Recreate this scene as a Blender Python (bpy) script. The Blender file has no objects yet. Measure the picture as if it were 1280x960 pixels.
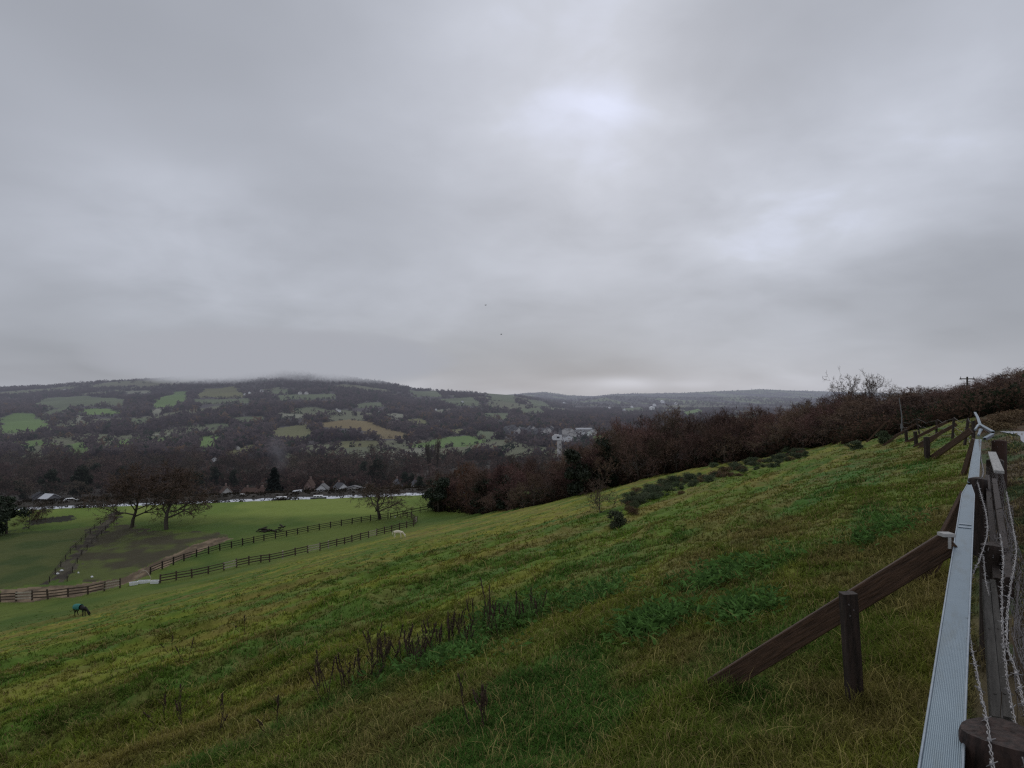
import bpy, math, random
import numpy as np
from mathutils import Vector, Matrix

random.seed(11)
RNG = np.random.default_rng(11)
SC = bpy.context.scene
COL = SC.collection
F = 800.0                      # focal length in photograph pixels
HY = 490.0                     # horizon row


# ------------------------------------------------------------------ helpers
def link(o):
    COL.objects.link(o)
    return o


def tag(o, label=None, cat=None, group=None, kind=None):
    if label: o['label'] = label
    if cat: o['category'] = cat
    if group: o['group'] = group
    if kind: o['kind'] = kind
    return o


def empty(name, loc=(0, 0, 0), rz=0.0):
    o = bpy.data.objects.new(name, None)
    o.empty_display_size = 0.2
    link(o)
    o.location = loc
    o.rotation_euler = (0, 0, rz)
    return o


def np_mesh(name, V, Fc, mat=None, col=None, smooth=False):
    """V (n,3); Fc (m,k) array of one polygon size, or list of such arrays"""
    me = bpy.data.meshes.new(name)
    V = np.asarray(V, dtype=np.float32)
    if not isinstance(Fc, list): Fc = [Fc]
    Fc = [np.asarray(f, dtype=np.int32) for f in Fc if len(f)]
    loops = np.concatenate([f.ravel() for f in Fc])
    tot = np.concatenate([np.full(len(f), f.shape[1], dtype=np.int32) for f in Fc])
    start = np.concatenate([[0], np.cumsum(tot)[:-1]]).astype(np.int32)
    me.vertices.add(len(V)); me.vertices.foreach_set('co', V.ravel())
    me.loops.add(len(loops)); me.loops.foreach_set('vertex_index', loops)
    me.polygons.add(len(tot)); me.polygons.foreach_set('loop_start', start)
    me.polygons.foreach_set('use_smooth', np.full(len(tot), smooth, dtype=bool))
    if col is not None:
        a = me.color_attributes.new('Col', 'FLOAT_COLOR', 'POINT')
        c = np.ones((len(V), 4), dtype=np.float32); c[:, :3] = col
        a.data.foreach_set('color', c.ravel())
    me.update(calc_edges=True)
    me.validate()
    if mat: me.materials.append(mat)
    return me


def obj(name, me, parent=None, loc=(0, 0, 0)):
    o = bpy.data.objects.new(name, me)
    link(o)
    o.location = loc
    if parent: o.parent = parent
    return o


class MB:
    """collects polygons of one part"""
    def __init__(self): self.v = []; self.f = []
    def poly(self, pts, faces):
        b = len(self.v)
        self.v += [tuple(p) for p in pts]
        self.f += [tuple(b + i for i in q) for q in faces]
    def box(self, c, s, M=None):
        x, y, z = s[0] / 2, s[1] / 2, s[2] / 2
        P = [Vector((a * x, b * y, e * z)) for e in (-1, 1) for b in (-1, 1) for a in (-1, 1)]
        if M is not None: P = [M @ p for p in P]
        P = [p + Vector(c) for p in P]
        self.poly(P, [(0, 2, 3, 1), (4, 5, 7, 6), (0, 1, 5, 4), (2, 6, 7, 3), (0, 4, 6, 2), (1, 3, 7, 5)])
    def bar(self, a, b, w, h, up=(0, 0, 1), w2=None, h2=None, bev=0.0):
        """rectangular bar from a to b with chamfered edges"""
        a, b = Vector(a), Vector(b); d = (b - a).normalized()
        x = d.cross(Vector(up)).normalized(); z = x.cross(d).normalized()
        w2 = w2 or w; h2 = h2 or h
        def ring(c, w, h):
            k = bev if bev else min(w, h) * 0.12
            return [c + x * sx + z * sz for sx, sz in ((-w/2+k, -h/2), (w/2-k, -h/2), (w/2, -h/2+k), (w/2, h/2-k), (w/2-k, h/2), (-w/2+k, h/2), (-w/2, h/2-k), (-w/2, -h/2+k))]
        P = ring(a, w, h) + ring(b, w2, h2)
        n = 8
        self.poly(P, [(i, (i + 1) % n, n + (i + 1) % n, n + i) for i in range(n)] + [tuple(range(n - 1, -1, -1)), tuple(range(n, 2 * n))])
    def tube(self, pts, r, n=6, cap=True):
        pts = [Vector(p) for p in pts]
        rs = r if isinstance(r, (list, tuple)) else [r] * len(pts)
        P = []; fs = []
        ref = Vector((0.31, 0.17, 0.93))
        for i, p in enumerate(pts):
            d = (pts[min(i + 1, len(pts) - 1)] - pts[max(i - 1, 0)]).normalized()
            x = d.cross(ref)
            if x.length < 1e-3: x = d.cross(Vector((1, 0, 0)))
            x.normalize(); y = d.cross(x)
            P += [p + (x * math.cos(2 * math.pi * k / n) + y * math.sin(2 * math.pi * k / n)) * rs[i] for k in range(n)]
        for i in range(len(pts) - 1):
            for k in range(n):
                fs.append((i * n + k, i * n + (k + 1) % n, (i + 1) * n + (k + 1) % n, (i + 1) * n + k))
        if cap:
            fs.append(tuple(range(n - 1, -1, -1))); fs.append(tuple(range((len(pts) - 1) * n, len(pts) * n)))
        self.poly(P, fs)
    def ell(self, c, r, nu=10, nv=6, jit=0.0):
        P = []; fs = []
        for j in range(nv + 1):
            t = math.pi * j / nv
            for i in range(nu):
                a = 2 * math.pi * i / nu
                k = 1 + random.uniform(-jit, jit)
                P.append((c[0] + r[0] * math.sin(t) * math.cos(a) * k, c[1] + r[1] * math.sin(t) * math.sin(a) * k, c[2] + r[2] * math.cos(t) * k))
        for j in range(nv):
            for i in range(nu):
                fs.append((j * nu + i, (j + 1) * nu + i, (j + 1) * nu + (i + 1) % nu, j * nu + (i + 1) % nu))
        self.poly(P, fs)
    def mesh(self, name, mat, smooth=False):
        me = bpy.data.meshes.new(name)
        me.from_pydata(self.v, [], self.f); me.update()
        if mat: me.materials.append(mat)
        if smooth: me.polygons.foreach_set('use_smooth', [True] * len(me.polygons))
        return me
    def build(self, name, mat, parent=None, smooth=False):
        return obj(name, self.mesh(name, mat, smooth), parent)


def copy_tree(o, parent=None):
    c = o.copy(); COL.objects.link(c)
    if parent: c.parent = parent
    for ch in list(o.children): copy_tree(ch, c)
    return c


# ------------------------------------------------------------------ noise (numpy)
def _hash(ix, iy, seed):
    h = (ix.astype(np.int64) * 374761393 + iy.astype(np.int64) * 668265263 + seed * 974634541) & 0x7fffffff
    h = ((h ^ (h >> 13)) * 1274126177) & 0x7fffffff
    h = h ^ (h >> 16)
    return (h & 0xffff) / 65535.0


def vnoise(x, y, seed=0):
    ix = np.floor(x); iy = np.floor(y)
    fx = x - ix; fy = y - iy
    fx = fx * fx * fx * (fx * (fx * 6 - 15) + 10); fy = fy * fy * fy * (fy * (fy * 6 - 15) + 10)
    a = _hash(ix, iy, seed); b = _hash(ix + 1, iy, seed); c = _hash(ix, iy + 1, seed); d = _hash(ix + 1, iy + 1, seed)
    return (a * (1 - fx) + b * fx) * (1 - fy) + (c * (1 - fx) + d * fx) * fy


def fbm(x, y, seed=0, oct=4, gain=0.5):
    t = 0; w = 1; s = 0
    for o in range(oct):
        t = t + w * vnoise(x * 2 ** o + o * 17.3, y * 2 ** o - o * 9.1, seed + o); s += w; w *= gain
    return t / s


def sm(x, a=0.0, b=1.0):
    t = np.clip((x - a) / (b - a), 0, 1)
    return t * t * (3 - 2 * t)


# ------------------------------------------------------------------ terrain (z is measured from eye level)
SLOPE = 0.283
_py = np.array([-50, 100, 150, 157, 158.5, 160, 163, 164.2, 171, 178, 200, 260, 350, 450, 600, 800, 1e5])
_pz = np.array([-27, -27, -27, -27, -27.5, -28.3, -28.0, -27.2, -27.25, -28.3, -33, -44, -54, -60, -62, -62, -62])
_rpx = np.array([-400, 0, 60, 110, 160, 210, 240, 300, 350, 400, 430, 470, 500, 520, 560, 600, 640, 660, 690, 740, 800, 1400])
_rpy = np.array([486, 485, 483, 478, 476, 473, 471, 467, 463, 467, 470, 477, 482, 487, 489, 491, 494, 498, 505, 512, 515, 515])
_fpx = np.array([-400, 600, 680, 710, 740, 770, 800, 850, 905, 950, 985, 1050, 1110, 1500])
_fpy = np.array([500, 500, 491, 494.5, 496, 493, 492, 491.5, 488.5, 486, 487.5, 489.5, 491, 491])
_mpx = np.array([-400, 690, 735, 760, 800, 860, 930, 1000, 1100, 1500])
_mpy = np.array([503, 503, 498.5, 495, 495.5, 498, 497, 499, 500, 500])


def sd(x, y): return 0.588 * x + 0.809 * y, -0.809 * x + 0.588 * y


def Hbase(x, y):
    x = np.asarray(x, float); y = np.asarray(y, float)
    s, d = sd(x, y)
    dd = np.maximum(d, 0)
    plane = -2.05 - SLOPE * dd
    plane = plane - 0.12 * np.maximum(s - 160, 0) * sm(d, 0, 30)
    m = np.maximum(-d, 0)
    verge = 0.25 * sm(m, 0.15, 1.2)
    bank = sm(m, 0.3, 3.5) * (0.5 * sm(y, 29.0, 33.5) + 0.008 * np.clip(y - 33, 0, 120))
    plane = plane + verge + bank
    # broad swells of the pasture
    plane = plane + (fbm(s / 60, d / 26, 3, 2) - 0.5) * 1.0 * sm(d, 6, 30)
    yy = np.maximum(y, 1.0)
    u = x / yy
    px = 640 + F * np.clip(u, -1.4, 1.0)
    off = 0.242 * (np.clip(x, -400, 60) + 70) * (1 - sm(y, 220, 480))
    yp = y - off
    fl = np.interp(yp, _py, _pz)
    fl = np.where((x > -6) & (yp > 150) & (yp < 172), np.interp(yp, [150, 172], [-27, -27.3]), fl)
    fl = fl + (fbm(x / 30, y / 30, 5, 2) - 0.5) * 0.7 * sm(y, 60, 90) * (1 - sm(yp, 145, 156))
    # opposite hill
    zr = (HY - np.interp(px, _rpx, _rpy)) / F * 2600
    p = np.clip((y - 600) / 2000, 0, None)
    p = np.where(p < 1, p ** 1.7, 1 - 0.25 * (p - 1))
    hill = np.maximum((zr + 62) * p, 0)
    und = (fbm(x / 420, y / 420, 8, 3) - 0.5) * 26 * sm(y, 600, 1300) * (1 - sm(y, 2200, 2600)) * (1 - sm(px, 600, 720))
    # far valley and far hills
    zm = (HY - np.interp(px, _mpx, _mpy)) / F * 4300
    mid = np.maximum((zm + 62), 0) * np.clip(1 - np.abs(y - 4300) / 1300, 0, 1) ** 1.3
    zf = (HY - np.interp(px, _fpx, _fpy)) / F * 7000
    far = np.maximum(zf + 62, 0) * np.clip(1 - np.abs(y - 7000) / 1900, 0, 1)
    rough = (fbm(x / 900, y / 900, 12, 4) - 0.5) * 22 * sm(y, 3000, 5000)
    val = fl + hill + und + np.maximum(mid, far) + rough * (np.maximum(mid, far) > 1)
    k = 1.3
    mx = np.maximum(plane, val)
    h = mx + k * np.log1p(np.exp(-np.abs(plane - val) / k)) - 0
    return h


def Hfine(x, y):
    """tussocks and contour-wise terracettes of the pasture"""
    s, d = sd(x, y)
    amp = sm(d, -0.2, 1.5) * (1 - sm(y, 130, 150)) * (1 - sm(d, 78, 92) * 0.75)
    warp = (fbm(s / 7, d / 7, 31, 2) - 0.5) * 2.2
    t = fbm(s / 11, (d + warp) / 0.8, 21, 3)
    t2 = fbm(s / 16, (d + warp * 1.6) / 2.6, 22, 2)
    tus = fbm(x / 0.42, y / 0.42, 23, 3)
    pat = sm(fbm(x / 6, y / 6, 25, 2), 0.42, 0.7)
    g = (t - 0.5) * 0.50 * sm(d, 2, 10) + (t2 - 0.5) * 0.60 * sm(d, 3, 14) + (tus - 0.5) * (0.14 + 0.24 * pat)
    v = sm(d, -0.3, 0.2)
    g2 = (fbm(x / 0.5, y / 0.5, 27, 3) - 0.5) * 0.14 * (1 - v) * (sm(-d, 0.0, 0.3) * (1 - sm(-d, 1.0, 1.3)) + sm(y, 29, 31))
    return g * amp + g2


def H(x, y): return Hbase(x, y) + Hfine(x, y)


_YS = np.geomspace(1.5, 9000, 5000)


def ground(px, py):
    """world point on the terrain seen at a photograph pixel"""
    u = (px - 640) / F; v = (HY - py) / F
    h = np.where(_YS < 260, H(u * _YS, _YS), Hbase(u * _YS, _YS))
    below = v * _YS < h
    if not below.any():
        i = len(_YS) - 1
    else:
        i = int(np.argmax(below))
    Y = _YS[i]
    if i > 0:
        a = v * _YS[i - 1] - h[i - 1]; b = v * _YS[i] - h[i]
        Y = _YS[i - 1] + (_YS[i] - _YS[i - 1]) * a / (a - b) if a > b else Y
    return Vector((u * Y, Y, float(H(u * Y, Y))))


def at(px, Y, dz=0.0):
    x = (px - 640) / F * Y
    return Vector((x, Y, float(H(x, Y)) + dz))


def pt(px, py, Y): return Vector(((px - 640) / F * Y, Y, (HY - py) / F * Y))


def inpoly(x, y, poly):
    r = np.zeros(np.shape(x), bool)
    n = len(poly)
    for i in range(n):
        x1, y1 = poly[i]; x2, y2 = poly[(i + 1) % n]
        c = ((y1 > y) != (y2 > y)) & (x < (x2 - x1) * (y - y1) / (y2 - y1 + 1e-12) + x1)
        r ^= c
    return r


# ------------------------------------------------------------------ materials
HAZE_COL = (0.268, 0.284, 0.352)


def nodes(name):
    m = bpy.data.materials.new(name); m.use_nodes = True
    nt = m.node_tree; nt.nodes.clear()
    return m, nt


def N(nt, t, **kw):
    n = nt.nodes.new(t)
    for k, v in kw.items():
        if k == 'inp':
            for i, val in v.items():
                n.inputs[i].default_value = val
        else: setattr(n, k, v)
    return n


def math_n(nt, op, a, b=None, c=None):
    n = N(nt, 'ShaderNodeMath', operation=op)
    for i, q in enumerate((a, b, c)):
        if q is None: continue
        if isinstance(q, (int, float)): n.inputs[i].default_value = q
        else: nt.links.new(q, n.inputs[i])
    return n.outputs[0]


def mixc(nt, fac, a, b, mode='MIX'):
    n = N(nt, 'ShaderNodeMix', data_type='RGBA', blend_type=mode)
    for s, q in (('Factor', fac), ('A', a), ('B', b)):
        i = [x for x in n.inputs if x.name == s and x.type == ('VALUE' if s == 'Factor' else 'RGBA')][0]
        if isinstance(q, (int, float)): i.default_value = q
        elif isinstance(q, tuple): i.default_value = (*q, 1)
        else: nt.links.new(q, i)
    return [x for x in n.outputs if x.type == 'RGBA'][0]


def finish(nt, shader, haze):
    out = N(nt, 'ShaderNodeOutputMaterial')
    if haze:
        # haze painted as emission: airlight mixed into the surface by distance from origin
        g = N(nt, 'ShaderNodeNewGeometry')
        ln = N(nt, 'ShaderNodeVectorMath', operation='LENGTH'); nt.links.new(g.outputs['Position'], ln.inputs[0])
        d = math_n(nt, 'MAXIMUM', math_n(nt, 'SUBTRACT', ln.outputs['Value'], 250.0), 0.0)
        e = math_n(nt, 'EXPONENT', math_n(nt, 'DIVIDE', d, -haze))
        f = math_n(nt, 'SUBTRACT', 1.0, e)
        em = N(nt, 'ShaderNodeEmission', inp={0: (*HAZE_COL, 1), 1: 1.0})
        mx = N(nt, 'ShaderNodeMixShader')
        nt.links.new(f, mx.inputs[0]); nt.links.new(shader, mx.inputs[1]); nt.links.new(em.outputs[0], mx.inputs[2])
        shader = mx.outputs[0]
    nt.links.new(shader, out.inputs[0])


def pos(nt):
    return N(nt, 'ShaderNodeNewGeometry').outputs['Position']


def objc(nt):
    return N(nt, 'ShaderNodeTexCoord').outputs['Object']


def noise(nt, vec, scale, detail=3, rough=0.5, scl3=None):
    if scl3:
        mp = N(nt, 'ShaderNodeMapping', inp={'Scale': scl3}); nt.links.new(vec, mp.inputs[0]); vec = mp.outputs[0]
    n = N(nt, 'ShaderNodeTexNoise', inp={'Scale': scale, 'Detail': detail, 'Roughness': rough})
    nt.links.new(vec, n.inputs['Vector'])
    return n.outputs['Fac']


def mat_simple(name, c1, c2=None, scale=5.0, rough=0.9, metal=0.0, haze=None, stretch=None, bump=0.0, rand=0.0, world=False, spec=0.3, bdist=0.02):
    m, nt = nodes(name)
    b = N(nt, 'ShaderNodeBsdfPrincipled', inp={'Roughness': rough, 'Metallic': metal, 'Specular IOR Level': spec})
    vec = pos(nt) if world else objc(nt)
    f = noise(nt, vec, scale, 5, 0.6, stretch)
    rmp = N(nt, 'ShaderNodeMapRange', inp={1: 0.32, 2: 0.68}); nt.links.new(f, rmp.inputs[0])
    c = mixc(nt, rmp.outputs[0], c1, c2 or c1)
    if rand:
        oi = N(nt, 'ShaderNodeObjectInfo')
        h = N(nt, 'ShaderNodeHueSaturation')
        nt.links.new(math_n(nt, 'MULTIPLY_ADD', oi.outputs['Random'], 0.06 * rand, 0.5 - 0.03 * rand), h.inputs['Hue'])
        r2 = math_n(nt, 'FRACT', math_n(nt, 'MULTIPLY', oi.outputs['Random'], 7.13))
        nt.links.new(math_n(nt, 'MULTIPLY_ADD', r2, 0.9 * rand, 1 - 0.45 * rand), h.inputs['Value'])
        nt.links.new(c, h.inputs['Color']); c = h.outputs[0]
    nt.links.new(c, b.inputs['Base Color'])
    if bump:
        bp = N(nt, 'ShaderNodeBump', inp={'Strength': bump, 'Distance': bdist})
        nt.links.new(f, bp.inputs['Height']); nt.links.new(bp.outputs[0], b.inputs['Normal'])
    finish(nt, b.outputs[0], haze)
    return m


def mat_col(name, scale=None, amp=0.5, haze=None, rough=0.95, bump=0.0, transl=0.0, two=None):
    """colour from the mesh's own attribute, broken up by noise"""
    m, nt = nodes(name)
    a = N(nt, 'ShaderNodeVertexColor', layer_name='Col')
    c = a.outputs['Color']
    b = N(nt, 'ShaderNodeBsdfPrincipled', inp={'Roughness': rough, 'Specular IOR Level': 0.15})
    if scale:
        p = pos(nt)
        f = noise(nt, p, scale, 6, 0.65)
        f2 = noise(nt, p, scale * 0.13, 4, 0.6)
        rt = N(nt, 'ShaderNodeMapping', inp={'Rotation': (0, 0, -0.942)}); nt.links.new(p, rt.inputs[0])
        f3 = noise(nt, rt.outputs[0], 1.0, 5, 0.7, (.22, 1.6, 1.0))
        k = math_n(nt, 'MULTIPLY_ADD', math_n(nt, 'ADD', math_n(nt, 'ADD', math_n(nt, 'MULTIPLY', f, .8), math_n(nt, 'MULTIPLY', f2, .4)), math_n(nt, 'MULTIPLY', f3, .8)), amp, 1 - amp)
        h = N(nt, 'ShaderNodeVectorMath', operation='SCALE'); nt.links.new(c, h.inputs[0]); nt.links.new(k, h.inputs['Scale'])
        c = h.outputs[0]
        if bump:
            bp = N(nt, 'ShaderNodeBump', inp={'Strength': bump, 'Distance': 0.05})
            nt.links.new(f, bp.inputs['Height']); nt.links.new(bp.outputs[0], b.inputs['Normal'])
    nt.links.new(c, b.inputs['Base Color'])
    sh = b.outputs[0]
    if transl:
        t = N(nt, 'ShaderNodeBsdfTranslucent'); nt.links.new(c, t.inputs[0])
        mx = N(nt, 'ShaderNodeMixShader', inp={0: transl}); nt.links.new(sh, mx.inputs[1]); nt.links.new(t.outputs[0], mx.inputs[2]); sh = mx.outputs[0]
    finish(nt, sh, haze)
    return m


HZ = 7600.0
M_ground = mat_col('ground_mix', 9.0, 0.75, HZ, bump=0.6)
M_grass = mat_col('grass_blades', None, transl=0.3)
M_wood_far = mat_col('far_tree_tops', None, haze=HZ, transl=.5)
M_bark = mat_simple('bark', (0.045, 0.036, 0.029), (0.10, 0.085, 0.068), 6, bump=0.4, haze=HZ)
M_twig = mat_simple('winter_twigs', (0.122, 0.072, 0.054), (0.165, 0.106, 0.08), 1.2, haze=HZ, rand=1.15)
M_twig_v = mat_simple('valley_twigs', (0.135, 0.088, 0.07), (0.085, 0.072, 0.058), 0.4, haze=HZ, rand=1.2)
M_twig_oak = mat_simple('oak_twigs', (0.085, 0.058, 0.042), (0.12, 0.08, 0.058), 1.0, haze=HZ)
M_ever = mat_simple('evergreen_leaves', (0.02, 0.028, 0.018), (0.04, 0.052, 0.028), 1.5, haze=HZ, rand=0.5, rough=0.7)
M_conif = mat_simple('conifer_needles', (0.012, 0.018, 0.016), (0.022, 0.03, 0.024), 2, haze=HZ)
M_gorse = mat_simple('gorse_leaves', (0.05, 0.066, 0.034), (0.095, 0.115, 0.058), 3, rand=0.6)
M_bracken = mat_simple('dead_bracken', (0.10, 0.06, 0.03), (0.15, 0.10, 0.055), 2, rand=0.5)
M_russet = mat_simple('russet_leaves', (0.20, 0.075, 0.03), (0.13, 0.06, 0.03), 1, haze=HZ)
M_stalk = mat_simple('dead_stalks', (0.042, 0.028, 0.019), (0.085, 0.056, 0.036), 12, rand=0.5)
M_weedleaf = mat_simple('weed_leaves', (0.035, 0.085, 0.03), (0.06, 0.12, 0.045), 8, rand=0.4)
M_post = mat_simple('dark_timber', (0.014, 0.010, 0.008), (0.055, 0.036, 0.028), 3.5, stretch=(10, 10, 1.2), bump=0.7, rough=0.7)
M_brace = mat_simple('wet_brown_timber', (0.032, 0.018, 0.010), (0.105, 0.058, 0.034), 4.0, stretch=(1.5, 16, 16), bump=0.6, rough=0.65)
M_fence = mat_simple('field_fence_timber', (0.062, 0.045, 0.034), (0.115, 0.083, 0.06), 4.0)
M_fence_pale = mat_simple('pale_sheen', (0.50, 0.44, 0.36), (0.40, 0.34, 0.27), 0.6, rough=0.6)  # pale colour paints reflected sky on some rails; also pale posts and hoop
M_fence_dark = mat_simple('dark_fence_timber', (0.028, 0.022, 0.017), (0.05, 0.04, 0.03), 4.0)
M_board = mat_simple('weathered_board', (0.10, 0.092, 0.08), (0.045, 0.040, 0.034), 3, stretch=(1.2, 14, 14), bump=0.5)
M_board_pale = mat_simple('pale_cap_board', (0.46, 0.45, 0.43), (0.30, 0.29, 0.275), 4, stretch=(1.2, 10, 10), bump=0.3)
M_wire = mat_simple('barbed_wire_steel', (0.36, 0.35, 0.345), (0.15, 0.135, 0.13), 20, rough=0.5, metal=0.5)
M_net = mat_simple('netting_wire', (0.20, 0.185, 0.18), (0.11, 0.09, 0.085), 12, rough=0.6, metal=0.3)
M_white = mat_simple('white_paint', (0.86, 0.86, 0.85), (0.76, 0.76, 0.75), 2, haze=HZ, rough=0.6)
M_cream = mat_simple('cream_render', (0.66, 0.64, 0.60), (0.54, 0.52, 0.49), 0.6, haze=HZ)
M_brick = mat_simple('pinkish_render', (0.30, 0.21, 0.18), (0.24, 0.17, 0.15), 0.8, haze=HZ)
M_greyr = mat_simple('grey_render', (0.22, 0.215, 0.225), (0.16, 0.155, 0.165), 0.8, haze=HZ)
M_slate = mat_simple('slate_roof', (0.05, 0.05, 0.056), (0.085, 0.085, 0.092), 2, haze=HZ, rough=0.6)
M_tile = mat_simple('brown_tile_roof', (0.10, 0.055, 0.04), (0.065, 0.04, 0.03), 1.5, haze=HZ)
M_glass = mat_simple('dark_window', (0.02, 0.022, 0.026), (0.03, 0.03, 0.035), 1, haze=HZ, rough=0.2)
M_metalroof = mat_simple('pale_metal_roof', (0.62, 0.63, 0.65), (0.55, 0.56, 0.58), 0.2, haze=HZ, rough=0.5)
M_road = mat_simple('wet_asphalt', (0.36, 0.37, 0.40), (0.27, 0.28, 0.31), 3, rough=0.35, world=True, bump=0.1)
M_horse_w = mat_simple('pale_horse_coat', (0.88, 0.80, 0.64), (0.78, 0.69, 0.54), 3)
M_horse_d = mat_simple('dark_horse_coat', (0.012, 0.011, 0.010), (0.022, 0.018, 0.015), 3, rough=0.6)
M_hair_w = mat_simple('pale_horse_hair', (0.9, 0.84, 0.72), (0.8, 0.72, 0.58), 8)
M_hair_d = mat_simple('dark_horse_hair', (0.010, 0.009, 0.009), (0.016, 0.014, 0.012), 8)
M_rug = mat_simple('teal_horse_rug', (0.035, 0.17, 0.15), (0.05, 0.24, 0.21), 2, rough=0.6)
M_bird = mat_simple('bird_feathers', (0.10, 0.10, 0.11), (0.14, 0.14, 0.15), 10)
M_lip = mat_simple('dark_barrier_side', (0.06, 0.06, 0.075), (0.09, 0.085, 0.11), 8, rough=0.5, metal=0.4)


def mat_rail():
    m, nt = nodes('galvanised_tread')
    b = N(nt, 'ShaderNodeBsdfPrincipled', inp={'Roughness': 0.42, 'Metallic': 0.55, 'Specular IOR Level': 0.5})
    o = objc(nt)
    f = noise(nt, o, 6, 6, 0.65, (1, 1.2, 1))
    f3 = noise(nt, o, 60, 4, 0.6)
    c = mixc(nt, f, (0.155, 0.215, 0.255), (0.235, 0.305, 0.35))
    c = mixc(nt, math_n(nt, 'MULTIPLY', f3, 0.35), c, (0.12, 0.17, 0.215))
    st = noise(nt, o, 2.2, 6, 0.7, (1, 5, 1)); sr = N(nt, 'ShaderNodeMapRange', inp={1: .5, 2: .72, 3: 0, 4: .55}); nt.links.new(st, sr.inputs[0])
    c = mixc(nt, sr.outputs[0], c, (0.115, 0.125, 0.10))
    sp = N(nt, 'ShaderNodeSeparateXYZ'); nt.links.new(o, sp.inputs[0])
    k = 2 * math.pi / 0.011
    a = math_n(nt, 'SINE', math_n(nt, 'MULTIPLY', math_n(nt, 'ADD', sp.outputs[0], sp.outputs[1]), k))
    d = math_n(nt, 'SINE', math_n(nt, 'MULTIPLY', math_n(nt, 'SUBTRACT', sp.outputs[0], sp.outputs[1]), k))
    fd = N(nt, 'ShaderNodeMapRange', inp={1: 4.3, 2: 3.0}); nt.links.new(sp.outputs[0], fd.inputs[0])
    w = math_n(nt, 'MULTIPLY', math_n(nt, 'MULTIPLY', a, d), fd.outputs[0])
    dk = math_n(nt, 'MULTIPLY_ADD', w, 0.18, 0.18)
    c = mixc(nt, dk, c, (0.14, 0.17, 0.20))
    nt.links.new(c, b.inputs['Base Color'])
    bp = N(nt, 'ShaderNodeBump', inp={'Strength': 0.3, 'Distance': 0.002}); nt.links.new(w, bp.inputs['Height'])
    nt.links.new(bp.outputs[0], b.inputs['Normal'])
    finish(nt, b.outputs[0], None)
    return m


M_rail = mat_rail()
M_galv = mat_simple('galvanised_steel', (0.34, 0.39, 0.43), (0.24, 0.285, 0.33), 14, rough=0.4, metal=0.5)


def mat_water():
    m, nt = nodes('canal_water')
    b = N(nt, 'ShaderNodeBsdfPrincipled', inp={'Base Color': (0.03, 0.035, 0.035, 1), 'Roughness': 0.06, 'Specular IOR Level': 0.8})
    f = noise(nt, pos(nt), 0.8, 3, 0.5)
    bp = N(nt, 'ShaderNodeBump', inp={'Strength': 0.04, 'Distance': 0.05}); nt.links.new(f, bp.inputs['Height'])
    nt.links.new(bp.outputs[0], b.inputs['Normal'])
    g = N(nt, 'ShaderNodeBsdfGlossy', inp={'Color': (0.80, 0.81, 0.83, 1), 'Roughness': 0.05})
    mx = N(nt, 'ShaderNodeMixShader', inp={0: 0.85}); nt.links.new(b.outputs[0], mx.inputs[1]); nt.links.new(g.outputs[0], mx.inputs[2])
    finish(nt, mx.outputs[0], None)
    return m


M_water = mat_water()


def mat_mist(name, dens, scale, thr, col):
    m, nt = nodes(name)
    p = pos(nt)
    f = noise(nt, p, scale, 4, 0.55)
    k = math_n(nt, 'MAXIMUM', math_n(nt, 'SUBTRACT', f, thr), 0.0)
    o = N(nt, 'ShaderNodeTexCoord').outputs['Generated']
    sub = N(nt, 'ShaderNodeVectorMath', operation='DISTANCE', inp={1: (0.5, 0.5, 0.5)}); nt.links.new(o, sub.inputs[0])
    edge = N(nt, 'ShaderNodeMapRange', inp={1: 0.5, 2: 0.12, 3: 0.0, 4: 1.0}); nt.links.new(sub.outputs['Value'], edge.inputs[0])
    dn = math_n(nt, 'MULTIPLY', math_n(nt, 'MULTIPLY', k, dens), edge.outputs[0])
    ab = N(nt, 'ShaderNodeVolumeAbsorption', inp={0: (0, 0, 0, 1)}); nt.links.new(dn, ab.inputs['Density'])
    em = N(nt, 'ShaderNodeEmission', inp={0: (*col, 1)}); nt.links.new(dn, em.inputs[1])  # vapour glows in a set tone in place of scattered daylight
    ad = N(nt, 'ShaderNodeAddShader'); nt.links.new(ab.outputs[0], ad.inputs[0]); nt.links.new(em.outputs[0], ad.inputs[1])
    out = N(nt, 'ShaderNodeOutputMaterial'); nt.links.new(ad.outputs[0], out.inputs['Volume'])
    return m


# ------------------------------------------------------------------ zones of the ground
def wpoly(pix): return [tuple(ground(a, b).xy) for a, b in pix]


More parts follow.
